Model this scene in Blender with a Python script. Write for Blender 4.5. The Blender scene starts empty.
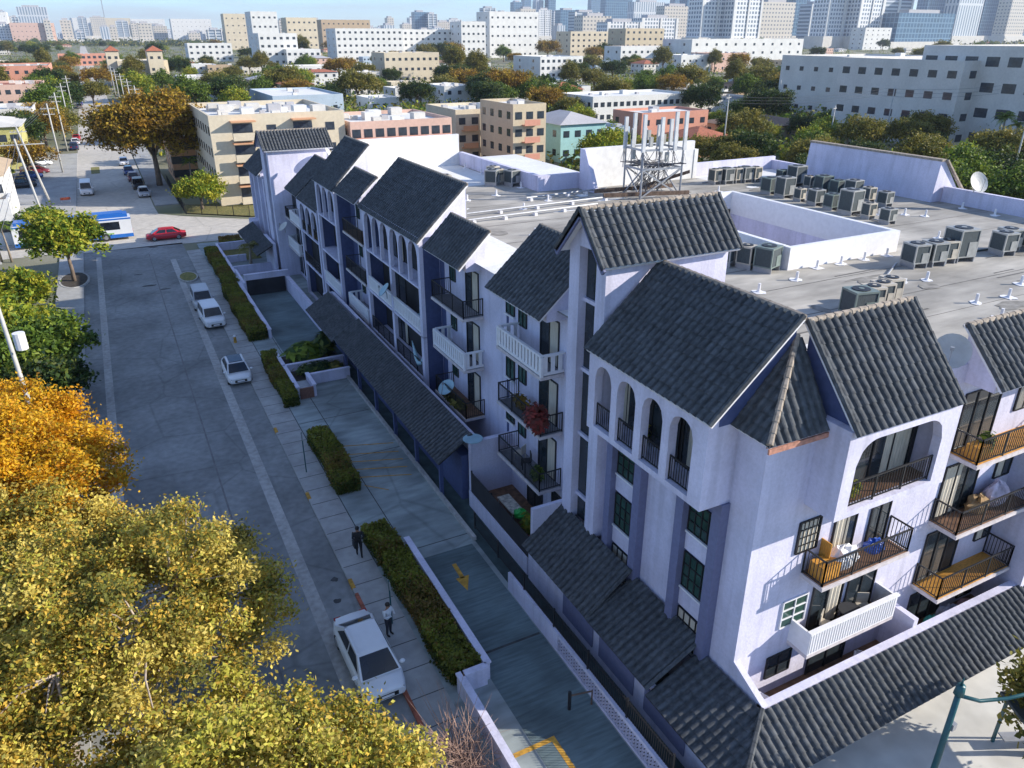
import bpy, math, random
import numpy as np
from mathutils import Vector, Matrix
R = math.radians
random.seed(7); rng = np.random.default_rng(7)
scene = bpy.context.scene
col = scene.collection

# ------------------------------------------------------------------ camera
H = 24.0; F = 760.0; CX = 512.0; CY = 384.0; YH = 35.0
PITCH = math.atan((CY - YH) / F); YAW = R(27.3)
cam_d = bpy.data.cameras.new('camera'); cam = bpy.data.objects.new('camera', cam_d); col.objects.link(cam)
cam.location = (0, 0, H); cam.rotation_euler = (math.pi / 2 - PITCH, 0, -YAW)
cam_d.sensor_width = 36; cam_d.lens = F * 36 / 1024; cam_d.clip_start = 0.5; cam_d.clip_end = 20000
scene.camera = cam
# ------------------------------------------------------------------ light
SUN_AZ = R(28)      # the sun stands towards (+X, -Y)
SUN_EL = R(25)
w = bpy.data.worlds.new('World'); scene.world = w; w.use_nodes = True
nt = w.node_tree; nt.nodes.clear()
sky = nt.nodes.new('ShaderNodeTexSky'); sky.sky_type = 'NISHITA'; sky.sun_disc = False
sky.sun_elevation = SUN_EL; sky.sun_rotation = math.pi / 2 + SUN_AZ
sky.air_density = 1.0; sky.dust_density = 0.0; sky.ozone_density = 6.0
bg = nt.nodes.new('ShaderNodeBackground'); bg.inputs[1].default_value = 0.125
wo = nt.nodes.new('ShaderNodeOutputWorld')
tcw = nt.nodes.new('ShaderNodeTexCoord'); mpw = nt.nodes.new('ShaderNodeMapping'); mpw.inputs['Scale'].default_value = (3, 3, 26)
nzw = nt.nodes.new('ShaderNodeTexNoise'); nzw.inputs['Scale'].default_value = 1.6; nzw.inputs['Detail'].default_value = 6
crw = nt.nodes.new('ShaderNodeValToRGB'); crw.color_ramp.elements[0].position = .42; crw.color_ramp.elements[0].color = (0, 0, 0, 1); crw.color_ramp.elements[1].position = .66; crw.color_ramp.elements[1].color = (.75, .75, .75, 1)
tint = nt.nodes.new('ShaderNodeMixRGB'); tint.blend_type = 'MULTIPLY'; tint.inputs[0].default_value = 1; tint.inputs[2].default_value = (.92, 1.10, 1.30, 1)
cloud = nt.nodes.new('ShaderNodeMixRGB'); cloud.inputs[2].default_value = (3.4, 3.8, 4.3, 1)
nt.links.new(tcw.outputs['Generated'], mpw.inputs[0]); nt.links.new(mpw.outputs[0], nzw.inputs[0]); nt.links.new(nzw.outputs[0], crw.inputs[0]); nt.links.new(crw.outputs[0], cloud.inputs[0])
nt.links.new(sky.outputs[0], tint.inputs[1]); nt.links.new(tint.outputs[0], cloud.inputs[1]); nt.links.new(cloud.outputs[0], bg.inputs[0]); nt.links.new(bg.outputs[0], wo.inputs[0])
sd = bpy.data.lights.new('sun', 'SUN'); sd.energy = 5.0; sd.angle = R(0.5); sd.color = (1.0, 0.93, 0.82)
sun = bpy.data.objects.new('sun', sd); col.objects.link(sun)
sdir = Vector((math.cos(SUN_AZ) * math.cos(SUN_EL), -math.sin(SUN_AZ) * math.cos(SUN_EL), math.sin(SUN_EL)))
sun.rotation_euler = sdir.to_track_quat('Z', 'Y').to_euler(); sun.location = (60, -40, 80)
vs = scene.view_settings; vs.view_transform = 'Standard'; vs.look = 'None'; vs.exposure = 0.65; vs.gamma = 1; vs.use_curve_mapping = False
scene.render.engine = 'CYCLES'
cy = scene.cycles; cy.use_denoising = True; cy.max_bounces = 6; cy.diffuse_bounces = 3; cy.glossy_bounces = 2; cy.transmission_bounces = 3
cy.volume_bounces = 0; cy.transparent_max_bounces = 6
try: cy.denoiser = 'OPENIMAGEDENOISE'
except Exception: pass

# ------------------------------------------------------------------ geometry from the photo's perspective
_f = Vector((math.sin(YAW) * math.cos(PITCH), math.cos(YAW) * math.cos(PITCH), -math.sin(PITCH)))
_r = Vector((math.cos(YAW), -math.sin(YAW), 0)); _u = _r.cross(_f)
def ray(px, py): return _f * F + _r * (px - CX) - _u * (py - CY)
def at(px, py, z=0.0):
    d = ray(px, py); return d * ((z - H) / d.z) + Vector((0, 0, H))
def at_y(px, py, y):
    d = ray(px, py); return d * (y / d.y) + Vector((0, 0, H))
def at_x(px, py, x):
    d = ray(px, py); return d * (x / d.x) + Vector((0, 0, H))
def pix(p):
    d = Vector(p) - Vector((0, 0, H)); a = d.dot(_f)
    return (CX + F * d.dot(_r) / a, CY - F * d.dot(_u) / a, a)

# ------------------------------------------------------------------ materials
def mat(name, c, rough=0.8, var=0.18, scale=3.0, bump=0.0, metal=0.0, c2=None, detail=5.0, stretch=None, spec=0.5, big=0.0, bigscale=0.15, streak=0.0, crack=0.0):
    m = bpy.data.materials.new(name); m.use_nodes = True
    t = m.node_tree; n = t.nodes; b = n['Principled BSDF']
    b.inputs['Roughness'].default_value = rough; b.inputs['Metallic'].default_value = metal
    if 'Specular IOR Level' in b.inputs: b.inputs['Specular IOR Level'].default_value = spec
    tc = n.new('ShaderNodeTexCoord'); src = tc.outputs['Object']
    if stretch:
        mp = n.new('ShaderNodeMapping'); mp.inputs['Scale'].default_value = stretch
        t.links.new(src, mp.inputs[0]); src = mp.outputs[0]
    nz = n.new('ShaderNodeTexNoise'); nz.inputs['Scale'].default_value = scale; nz.inputs['Detail'].default_value = detail
    t.links.new(src, nz.inputs['Vector'])
    cr = n.new('ShaderNodeValToRGB')
    lo = tuple(max(0, v * (1 - var)) for v in c) if c2 is None else c
    hi = tuple(min(1, v * (1 + var)) for v in c) if c2 is None else c2
    cr.color_ramp.elements[0].position = 0.32; cr.color_ramp.elements[0].color = (*lo, 1)
    cr.color_ramp.elements[1].position = 0.68; cr.color_ramp.elements[1].color = (*hi, 1)
    t.links.new(nz.outputs[0], cr.inputs[0]); out = cr.outputs[0]
    if big:
        nb = n.new('ShaderNodeTexNoise'); nb.inputs['Scale'].default_value = bigscale; nb.inputs['Detail'].default_value = 4
        t.links.new(tc.outputs['Object'], nb.inputs['Vector'])
        mr = n.new('ShaderNodeMapRange'); mr.inputs[1].default_value = 0.35; mr.inputs[2].default_value = 0.65
        mr.inputs[3].default_value = 1 - big; mr.inputs[4].default_value = 1 + big
        t.links.new(nb.outputs[0], mr.inputs[0])
        mx = n.new('ShaderNodeMixRGB'); mx.blend_type = 'MULTIPLY'; mx.inputs[0].default_value = 1
        t.links.new(out, mx.inputs[1]); t.links.new(mr.outputs[0], mx.inputs[2]); out = mx.outputs[0]
    def mul(fac, lo2, hi2, p0, p1):
        mr = n.new('ShaderNodeMapRange'); mr.inputs[1].default_value = p0; mr.inputs[2].default_value = p1; mr.inputs[3].default_value = lo2; mr.inputs[4].default_value = hi2
        t.links.new(fac, mr.inputs[0]); mx = n.new('ShaderNodeMixRGB'); mx.blend_type = 'MULTIPLY'; mx.inputs[0].default_value = 1
        t.links.new(out, mx.inputs[1]); t.links.new(mr.outputs[0], mx.inputs[2]); return mx.outputs[0]
    if streak:      # rain streaks down the walls
        mp2 = n.new('ShaderNodeMapping'); mp2.inputs['Scale'].default_value = (2.6, 2.6, .16); ns_ = n.new('ShaderNodeTexNoise'); ns_.inputs['Scale'].default_value = 1; ns_.inputs['Detail'].default_value = 6
        t.links.new(tc.outputs['Object'], mp2.inputs[0]); t.links.new(mp2.outputs[0], ns_.inputs[0]); out = mul(ns_.outputs[0], 1 - streak, 1.03, .30, .52)
    if crack:       # hairline cracks
        vo = n.new('ShaderNodeTexVoronoi'); vo.feature = 'DISTANCE_TO_EDGE'; vo.inputs['Scale'].default_value = crack; wv = n.new('ShaderNodeMixRGB'); wv.inputs[0].default_value = .12
        nz2 = n.new('ShaderNodeTexNoise'); nz2.inputs['Scale'].default_value = crack*3; t.links.new(tc.outputs['Object'], nz2.inputs[0]); t.links.new(tc.outputs['Object'], wv.inputs[1]); t.links.new(nz2.outputs[1], wv.inputs[2])
        t.links.new(wv.outputs[0], vo.inputs['Vector']); out = mul(vo.outputs['Distance'], .78, 1.0, .0, .02)
    t.links.new(out, b.inputs['Base Color'])
    if bump:
        bp = n.new('ShaderNodeBump'); bp.inputs['Strength'].default_value = bump; bp.inputs['Distance'].default_value = 0.05
        t.links.new(nz.outputs[0], bp.inputs['Height']); t.links.new(bp.outputs[0], b.inputs['Normal'])
    return m
def glass(name, c, rough=0.08):
    m = mat(name, c, rough, 0.35, 1.3, spec=0.6); return m
def leafmat(name, c, var=0.35, trans=0.35, scale=1.4):
    m = mat(name, c, 0.55, var, scale, spec=0.25)
    t = m.node_tree; n = t.nodes; b = n['Principled BSDF']; o = n['Material Output']
    tr = n.new('ShaderNodeBsdfTranslucent'); mx = n.new('ShaderNodeMixShader'); mx.inputs[0].default_value = trans
    l = b.inputs['Base Color'].links[0].from_socket; t.links.new(l, tr.inputs[0])
    t.links.new(b.outputs[0], mx.inputs[1]); t.links.new(tr.outputs[0], mx.inputs[2]); t.links.new(mx.outputs[0], o.inputs[0])
    return m
M = {}
M['stucco'] = mat('lilac_stucco', (0.575, 0.56, 0.68), 0.9, 0.06, 9, 0.2, big=0.08, bigscale=0.6, streak=.13)
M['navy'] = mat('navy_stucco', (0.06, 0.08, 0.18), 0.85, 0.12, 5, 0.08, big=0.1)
M['trim'] = mat('slate_blue_stucco', (0.155, 0.165, 0.27), 0.85, 0.08, 6, 0.08, big=0.06)
M['white'] = mat('white_paint', (0.74, 0.73, 0.74), 0.6, 0.05, 4)
M['whitecoat'] = mat('white_roof_coating', (0.70, 0.69, 0.67), 0.85, 0.07, 2.5, 0.1, big=0.08)
M['tile'] = mat('charcoal_concrete_tile', (0.086, 0.091, 0.096), 0.9, 0.3, 5, 0.15, big=0.12, bigscale=0.8, spec=0.12)
M['tilecap'] = mat('weathered_ridge_mortar', (0.30, 0.25, 0.20), 0.9, 0.35, 6, 0.2)
M['black'] = mat('black_painted_metal', (0.018, 0.018, 0.02), 0.5, 0.2, 4, spec=0.4)
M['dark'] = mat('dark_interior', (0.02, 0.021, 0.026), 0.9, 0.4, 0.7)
M['glass'] = glass('dark_window_glass', (0.025, 0.034, 0.042))
M['gglass'] = glass('green_tinted_glass', (0.03, 0.075, 0.06))
M['fglass'] = glass('far_window_glass', (0.035, 0.045, 0.06), 0.2)
M['curtain'] = mat('cream_curtain', (0.52, 0.47, 0.38), 0.9, 0.18, 7, 0.2, stretch=(6, 6, 0.3))
M['wood'] = mat('amber_deck_boards', (0.58, 0.27, 0.04), 0.6, 0.3, 5, 0.1, stretch=(1, 8, 1))
M['brownfloor'] = mat('brown_tile_floor', (0.19, 0.10, 0.055), 0.7, 0.35, 4)
M['greyfloor'] = mat('grey_balcony_floor', (0.22, 0.22, 0.24), 0.8, 0.15, 3)
M['deck'] = mat('worn_silver_roof_membrane', (0.355, 0.332, 0.292), 0.85, 0.22, 0.9, 0.15, detail=9, stretch=(0.5, 1.6, 1), big=0.28, bigscale=0.16)
M['seam'] = mat('roof_seam_tar', (0.12, 0.115, 0.11), 0.9, 0.4, 3)
M['slabedge'] = mat('pale_slab_edge', (0.55, 0.50, 0.50), 0.8, 0.15, 5)
M['rust'] = mat('bare_red_fascia', (0.42, 0.20, 0.14), 0.85, 0.3, 7)
M['teal'] = mat('sun_bleached_teal_plastic', (0.06, 0.27, 0.30), 0.5, 0.2, 4)
M['acgrey'] = mat('galvanised_ac_casing', (0.36, 0.36, 0.34), 0.5, 0.14, 3, metal=0.3)
M['acdark'] = mat('dark_condenser_fins', (0.05, 0.065, 0.07), 0.7, 0.4, 14, stretch=(6, 6, 0.5))
M['acgreen'] = mat('green_grey_ac_casing', (0.16, 0.20, 0.18), 0.5, 0.16, 3)
M['accream'] = mat('beige_ac_casing', (0.48, 0.43, 0.35), 0.55, 0.14, 3)
M['steel'] = mat('galvanised_steel', (0.33, 0.34, 0.36), 0.45, 0.12, 4, metal=0.4)
M['rustbrown'] = mat('rusty_steel', (0.13, 0.085, 0.06), 0.85, 0.4, 4)
M['dish'] = mat('dish_enamel', (0.50, 0.49, 0.46), 0.5, 0.1, 2)
M['bluedish'] = mat('pale_blue_dish_enamel', (0.30, 0.46, 0.52), 0.5, 0.1, 2)
M['bark'] = mat('grey_brown_bark', (0.16, 0.12, 0.09), 0.9, 0.35, 5, 0.4, stretch=(1, 1, 0.3))
M['palebark'] = mat('pale_bare_bark', (0.36, 0.29, 0.23), 0.9, 0.25, 5, 0.3)
M['palmbark'] = mat('palm_trunk_bark', (0.28, 0.23, 0.18), 0.9, 0.3, 3, 0.4, stretch=(0.5, 0.5, 6))
M['pole'] = mat('weathered_pole_wood', (0.32, 0.28, 0.23), 0.9, 0.25, 3, 0.2, stretch=(3, 3, 0.3))
M['concpole'] = mat('pale_concrete_pole', (0.44, 0.43, 0.40), 0.85, 0.12, 2)
M['wire'] = mat('power_wire', (0.10, 0.10, 0.11), 0.6, 0.1)
M['rubber'] = mat('tyre_rubber', (0.02, 0.02, 0.02), 0.85, 0.2)
M['rim'] = mat('alloy_rim', (0.35, 0.35, 0.36), 0.35, 0.1, metal=0.6)
M['carglass'] = glass('car_glass', (0.012, 0.016, 0.022), 0.05)
M['lampred'] = mat('red_tail_lens', (0.30, 0.01, 0.01), 0.25, 0.1)
M['lampclear'] = mat('clear_lamp_lens', (0.45, 0.46, 0.48), 0.15, 0.1)
M['paintblue'] = mat('mural_blue', (0.05, 0.18, 0.45), 0.4, 0.1)
M['yellow'] = mat('worn_yellow_paint', (0.45, 0.24, 0.03), 0.8, 0.35, 4)
M['lightgreen'] = mat('dark_teal_lamp_paint', (0.012, 0.085, 0.095), 0.4, 0.15)
M['soil'] = mat('dark_soil', (0.05, 0.04, 0.03), 1, 0.4, 3)
LEAF = {
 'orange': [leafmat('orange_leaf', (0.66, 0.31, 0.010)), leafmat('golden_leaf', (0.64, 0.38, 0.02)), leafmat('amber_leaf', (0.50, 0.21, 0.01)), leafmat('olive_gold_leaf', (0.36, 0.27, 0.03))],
 'ygreen': [leafmat('straw_green_leaf', (0.60, 0.48, 0.11)), leafmat('lime_leaf', (0.44, 0.41, 0.06)), leafmat('ochre_leaf', (0.55, 0.36, 0.055)), leafmat('olive_leaf', (0.20, 0.195, 0.04))],
 'green': [leafmat('mid_green_leaf', (0.105, 0.17, 0.022)), leafmat('dark_green_leaf', (0.05, 0.095, 0.016)), leafmat('fresh_green_leaf', (0.20, 0.26, 0.03))],
 'olive': [leafmat('olive_crown_leaf', (0.18, 0.17, 0.03)), leafmat('dull_olive_leaf', (0.10, 0.105, 0.022)), leafmat('khaki_leaf', (0.27, 0.225, 0.045))],
 'dark': [leafmat('deep_green_leaf', (0.042, 0.078, 0.016)), leafmat('bottle_green_leaf', (0.018, 0.042, 0.014)), leafmat('moss_leaf', (0.10, 0.125, 0.022))],
 'lime': [leafmat('bright_lime_leaf', (0.28, 0.33, 0.03)), leafmat('spring_green_leaf', (0.11, 0.18, 0.022)), leafmat('yellow_green_leaf', (0.38, 0.36, 0.035))],
 'rusty': [leafmat('rust_gold_leaf', (0.32, 0.18, 0.022)), leafmat('bronze_leaf', (0.13, 0.085, 0.02)), leafmat('mustard_leaf', (0.40, 0.27, 0.03))],
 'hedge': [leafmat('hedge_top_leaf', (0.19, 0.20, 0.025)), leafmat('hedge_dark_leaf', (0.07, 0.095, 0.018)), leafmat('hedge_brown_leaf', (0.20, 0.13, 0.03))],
 'red': [leafmat('red_bougainvillea_leaf', (0.30, 0.05, 0.04)), leafmat('brown_red_leaf', (0.14, 0.04, 0.03))],
}

# ------------------------------------------------------------------ mesh builder
class MB:
    def __init__(s): s.v = []; s.f = []; s.mi = []
    def face(s, pts, m=0):
        b = len(s.v); s.v += [tuple(p) for p in pts]; s.f.append(tuple(range(b, b + len(pts)))); s.mi.append(m)
    def box(s, x0, x1, y0, y1, z0, z1, m=0, skip=''):
        if x0 > x1: x0, x1 = x1, x0
        if y0 > y1: y0, y1 = y1, y0
        if z0 > z1: z0, z1 = z1, z0
        b = len(s.v)
        s.v += [(x0,y0,z0),(x1,y0,z0),(x1,y1,z0),(x0,y1,z0),(x0,y0,z1),(x1,y0,z1),(x1,y1,z1),(x0,y1,z1)]
        for k, q in (('d',(3,2,1,0)),('u',(4,5,6,7)),('s',(0,1,5,4)),('e',(1,2,6,5)),('n',(2,3,7,6)),('w',(3,0,4,7))):
            if k in skip: continue
            s.f.append(tuple(b + i for i in q)); s.mi.append(m)
    def bar(s, p, q, w, h=None, m=0):
        p = Vector(p); q = Vector(q); d = (q - p)
        if d.length < 1e-6: return
        d.normalize(); h = h or w
        a = d.cross(Vector((0, 0, 1)))
        if a.length < 1e-3: a = Vector((1, 0, 0))
        a.normalize(); c = a.cross(d); a = a * (w / 2); c = c * (h / 2); b = len(s.v)
        for o in (p, q): s.v += [tuple(o - a - c), tuple(o + a - c), tuple(o + a + c), tuple(o - a + c)]
        for t in ((0,1,5,4),(1,2,6,5),(2,3,7,6),(3,0,4,7),(3,2,1,0),(4,5,6,7)):
            s.f.append(tuple(b + i for i in t)); s.mi.append(m)
    def tube(s, pts, r, n=6, m=0, caps=True):
        pts = [Vector(p) for p in pts]; k = len(pts); rr = r if isinstance(r, (list, tuple)) else [r] * k
        b = len(s.v); prev = None
        for i, p in enumerate(pts):
            d = (pts[min(i + 1, k - 1)] - pts[max(i - 1, 0)])
            d = d.normalized() if d.length > 1e-9 else Vector((0, 0, 1))
            a = (prev - d * prev.dot(d)) if prev is not None else d.cross(Vector((0, 0, 1)))
            if a.length < 1e-3: a = d.cross(Vector((1, 0, 0)))
            a.normalize(); prev = a; c = d.cross(a)
            for j in range(n):
                t = 2 * math.pi * j / n; s.v.append(tuple(p + (a * math.cos(t) + c * math.sin(t)) * rr[i]))
        for i in range(k - 1):
            for j in range(n):
                s.f.append((b+i*n+j, b+i*n+(j+1)%n, b+(i+1)*n+(j+1)%n, b+(i+1)*n+j)); s.mi.append(m)
        if caps:
            s.f.append(tuple(b + j for j in reversed(range(n)))); s.mi.append(m)
            s.f.append(tuple(b + (k-1)*n + j for j in range(n))); s.mi.append(m)
    def prism(s, poly, ext, m=0):
        poly = [Vector(p) for p in poly]; ext = Vector(ext); n = len(poly)
        nn = Vector((0, 0, 0))
        for i in range(n): nn += poly[i].cross(poly[(i + 1) % n])
        if nn.dot(ext) > 0: poly = poly[::-1]
        b = len(s.v); s.v += [tuple(p) for p in poly] + [tuple(p + ext) for p in poly]
        s.f.append(tuple(b + i for i in range(n))); s.mi.append(m)
        s.f.append(tuple(b + n + i for i in reversed(range(n)))); s.mi.append(m)
        for i in range(n):
            j = (i + 1) % n; s.f.append((b + j, b + i, b + n + i, b + n + j)); s.mi.append(m)
    def dome(s, c, rx, ry, rz, m=0, n=10, k=5):
        c = Vector(c); b = len(s.v)
        for i in range(k + 1):
            a = math.pi * i / k - math.pi / 2
            for j in range(n):
                t = 2 * math.pi * j / n
                s.v.append((c.x + rx*math.cos(a)*math.cos(t), c.y + ry*math.cos(a)*math.sin(t), c.z + rz*math.sin(a)))
        for i in range(k):
            for j in range(n):
                s.f.append((b+i*n+j, b+i*n+(j+1)%n, b+(i+1)*n+(j+1)%n, b+(i+1)*n+j)); s.mi.append(m)
    def mesh(s, name, mats, smooth=False):
        me = bpy.data.meshes.new(name); me.from_pydata(s.v, [], s.f)
        for m in (mats if isinstance(mats, (list, tuple)) else [mats]): me.materials.append(m)
        me.polygons.foreach_set('material_index', s.mi)
        if smooth: me.polygons.foreach_set('use_smooth', [True] * len(s.f))
        me.update(); return me
    def build(s, name, mats, parent=None, smooth=False, loc=None):
        return obj(name, s.mesh(name, mats, smooth), parent, loc)
def islands(mb):
    p = list(range(len(mb.v)))
    def fd(i):
        while p[i] != i: p[i] = p[p[i]]; i = p[i]
        return i
    for f in mb.f:
        a = fd(f[0])
        for q in f[1:]: p[fd(q)] = a
    out = {}
    for f, m in zip(mb.f, mb.mi): out.setdefault(fd(f[0]), []).append((f, m))
    res = []
    for fs in out.values():
        n = MB(); mp = {}
        for f, m in fs:
            g = []
            for i in f:
                if i not in mp: mp[i] = len(n.v); n.v.append(mb.v[i])
                g.append(mp[i])
            n.f.append(tuple(g)); n.mi.append(m)
        res.append(n)
    return res
def obj(name, me, parent=None, loc=None):
    o = bpy.data.objects.new(name, me); col.objects.link(o)
    if parent is not None: o.parent = parent
    if loc is not None: o.location = loc
    return o
def tag(o, label=None, cat=None, group=None, kind=None):
    if label: o['label'] = label
    if cat: o['category'] = cat
    if group: o['group'] = group
    if kind: o['kind'] = kind
    return o
def thing(name, label, cat, loc=(0, 0, 0), rz=0.0, group=None, scale=1.0):
    o = bpy.data.objects.new(name, None); col.objects.link(o); o.empty_display_size = 0.3
    o.location = loc; o.rotation_euler = (0, 0, rz); o.scale = (scale,) * 3 if not isinstance(scale, tuple) else scale
    return tag(o, label, cat, group)
KIDS = {}
def dup(root, loc, rz=0.0, label=None, group=None, scale=1.0, swap=None):
    def cp(o, par):
        c = o.copy(); col.objects.link(c)
        if par is not None: c.parent = par
        if swap and c.type == 'MESH':
            for sl in c.material_slots:
                if sl.material and sl.material.name in swap:
                    m = swap[sl.material.name]; sl.link = 'OBJECT'; sl.material = m
        for ch in kids.get(o.name, []): cp(ch, c)
        return c
    kids = {}
    def gather(o):
        if o.name not in KIDS: KIDS[o.name] = list(o.children)
        kids[o.name] = KIDS[o.name]
        for ch in kids[o.name]: gather(ch)
    gather(root)
    c = cp(root, None); c.location = loc; c.rotation_euler = (0, 0, rz); c.scale = (scale,) * 3 if not isinstance(scale, tuple) else scale
    if label: c['label'] = label
    if group: c['group'] = group
    return c
def struct(name, mb, m): return tag(mb.build(name, m), kind='structure')

# ------------------------------------------------------------------ leaves
def leaf_mesh(name, pts, size, mats, prob, up=0.45, asp=1.8, seed=1):
    g = np.random.default_rng(seed); n = len(pts); pts = np.asarray(pts, float)
    d = g.normal(size=(n, 3)); d[:, 2] = d[:, 2] + up * 2; d /= np.linalg.norm(d, axis=1)[:, None]
    a = g.normal(size=(n, 3)); a -= d * (a * d).sum(1)[:, None]; a /= np.linalg.norm(a, axis=1)[:, None]
    b = np.cross(d, a); sz = size * g.uniform(0.6, 1.35, n)[:, None]
    a *= sz * asp / 2; b *= sz / 2
    v = np.stack([pts - a, pts - b * 1.0 + a * 0.1, pts + a, pts + b * 1.0 + a * 0.1], 1).reshape(-1, 3)
    me = bpy.data.meshes.new(name); me.vertices.add(4 * n); me.vertices.foreach_set('co', v.ravel().astype(np.float32))
    me.loops.add(4 * n); me.loops.foreach_set('vertex_index', np.arange(4 * n, dtype=np.int32))
    me.polygons.add(n); me.polygons.foreach_set('loop_start', np.arange(0, 4 * n, 4, dtype=np.int32))
    me.polygons.foreach_set('loop_total', np.full(n, 4, dtype=np.int32))
    for m in mats: me.materials.append(m)
    if isinstance(prob, np.ndarray) and prob.shape == (n,): mi = prob.astype(np.int32)
    else: mi = g.choice(len(mats), n, p=prob).astype(np.int32)
    me.polygons.foreach_set('material_index', mi); me.update(calc_edges=True); return me
def crown_points(c, r, nclump, per, spread, seed, shell=0.55, flat=0.0):
    g = np.random.default_rng(seed)
    d = g.normal(size=(nclump, 3)); d /= np.linalg.norm(d, axis=1)[:, None]
    d[:, 2] = np.where(d[:, 2] < -0.35, -d[:, 2] * 0.6, d[:, 2])
    rad = g.uniform(shell, 1.0, nclump)[:, None] * (1 + 0.13 * np.sin(3.1 * d[:, :1] + seed) + 0.1 * np.cos(4.3 * d[:, 1:2] + 2 * seed))
    cl = d * rad * np.array(r) + np.array(c)
    k = g.poisson(per, nclump); tone = g.random(nclump)
    idx = np.repeat(np.arange(nclump), k)
    off = g.normal(size=(len(idx), 3)) * spread * np.array([1, 1, 0.7])
    return cl[idx] + off, tone[idx], cl
# =================================================================== the lilac apartment building
BLD = thing('apartment_building', 'lilac stucco apartment block with dark tiled roofs along the whole street', 'apartment building')
XW = 17.0; YS = 14.65; DK = 12.8; FL = (0.4, 3.5, 6.6, 9.7, 12.8)
def fW(x):  return lambda u, d, z: (x - d, u, z)
def fS(y):  return lambda u, d, z: (u, y - d, z)
def fbox(mb, f, u0, u1, d0, d1, z0, z1, m=0):
    a = f(u0, d0, z0); b = f(u1, d1, z1); mb.box(a[0], b[0], a[1], b[1], a[2], b[2], m)
SPLIT = {'wall', 'parapet_wall', 'rear_parapet_panel', 'north_wing_wall', 'courtyard_window', 'white_coated_roof', 'tile_coping', 'skirt_roof_post', 'patio_wall', 'patio_floor', 'barge_board', 'courtyard_parapet', 'spandrel'}
def part(mb, name, m, parent=None):
    if name in SPLIT:
        for q in islands(mb): o = q.build(name, m, parent or BLD)
        return o
    return mb.build(name, m, parent or BLD)

# ---- walls (solid volumes)
b = MB()
b.box(XW, 54.2, 23.2, 28.0, 0, DK); b.box(XW, 30.8, 28.0, 41.0, 0, DK); b.box(38.6, 54.2, 28.0, 41.0, 0, DK)
b.box(XW, 54.2, 41.0, 53.2, 0, DK); b.box(XW, 29.6, 53.2, 68.4, 0, DK)
b.box(30.8, 38.6, 28.0, 41.0, 0, 0.1)
part(b, 'wall', M['stucco'])
b = MB(); b.box(16.5, 54.2, YS, 23.2, 0, DK - 0.003); part(b, 'corner_wall', M['stucco'])
b = MB(); b.box(16.6, 48, 68.42, 92, 0, 9.7); b.box(15.1, 30, 88.0, 97.3, 0, 9.69); part(b, 'north_wing_wall', M['stucco'])
b = MB()
b.box(29.6, 30.0, 53.2, 68.5, DK - .5, 14.0); b.box(29.6, 33.4, 52.9, 53.25, DK - .5, 14.0)
b.prism([(33.2, 50.2, DK), (33.2, 52.6, DK), (33.2, 52.6, 15.9), (33.2, 51.9, 15.9)], (0.35, 0, 0))
b.box(44.4, 54.6, 53.0, 53.3, DK - .5, 13.9)
b.box(54.2, 54.55, 48.2, 53.0, DK - .5, 13.6); b.box(54.2, 54.55, 14.7, 35.9, DK - .5, 13.9)
part(b, 'parapet_wall', M['stucco'])
b = MB(); b.box(33.56, 44.4, 52.3, 52.7, DK - .5, 15.9); b.box(44.41, 44.8, 52.25, 52.72, DK-.5, 15.2); part(b, 'rear_parapet_panel', M['whitecoat'])
b = MB(); b.prism([(53.2, 36.0, DK-.3), (53.5, 36.0, 15.7), (53.9, 36.0, 15.7), (57.0, 36.0, DK-.3)], (0, 12.2, 0)); part(b, 'high_parapet', M['stucco'])
b = MB(); b.box(53.45, 53.95, 35.95, 48.25, 15.7, 15.85); b.bar((53.9, 35.9, 15.8), (57.1, 35.9, 12.9), .25, .12); part(b, 'tile_coping', M['tilecap'])
b = MB(); b.box(18.9, 29.6, 68.2, 68.55, DK - .5, 15.6); b.box(29.6, 30.0, 68.2, 68.55, DK - .5, 14.0); part(b, 'step_wall', M['whitecoat'])
# courtyard curb
b = MB()
b.box(30.5, 38.9, 27.7, 28.02, DK - .3, 14.0); b.box(30.5, 30.82, 28.02, 41.0, DK - .3, 14.0)
b.box(30.5, 38.9, 41.0, 41.3, DK - .3, 14.0); b.box(38.58, 38.9, 28.02, 41.0, DK - .3, 14.0)
part(b, 'courtyard_parapet', M['white'])
b = MB()
for y in (30, 32.4, 35, 37.5):
    for z in (4.1, 7.2, 10.3): b.box(38.5, 38.595, y, y + 1.5, z, z + 1.2)
part(b, 'courtyard_window', M['glass'])
# ---- roof decks
b = MB()
for a in ((16.5, 54.2, YS, 28.0), (16.95, 30.6, 28.0, 41.2), (38.8, 54.2, 28.0, 41.2), (16.95, 54.2, 41.2, 53.2), (16.95, 29.6, 53.2, 68.3)):
    b.face([(a[0], a[2], DK + .004), (a[1], a[2], DK + .004), (a[1], a[3], DK + .004), (a[0], a[3], DK + .004)])
dk = part(b, 'roof_deck', M['deck'])
b = MB()
for a in ((16.6, 20.0, 26, 68.2), (20.0, 29.4, 57.5, 68.2), (44.8, 54.1, 49.5, 52.9)):
    b.face([(a[0], a[2], DK + .008), (a[1], a[2], DK + .008), (a[1], a[3], DK + .008), (a[0], a[3], DK + .008)])
part(b, 'white_coated_roof', M['whitecoat'])
b = MB()
for k, y in enumerate(np.arange(16.5, 53, 3.3)):
    yy = y + random.uniform(-1.1, 1.1)
    for x0, x1 in ((20, 30.3), (39.1, 53.9)) if 28 < yy < 41.3 else ((20, 53.9),):
        b.box(x0, x1, yy, yy + random.choice((.03, .04, .06)), DK + .006, DK + .012)
for k in range(26):
    x = random.uniform(20, 53); y = random.uniform(16, 27); b.box(x, x + random.uniform(.5, 3), y, y + .1, DK + .012, DK + .016)
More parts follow.
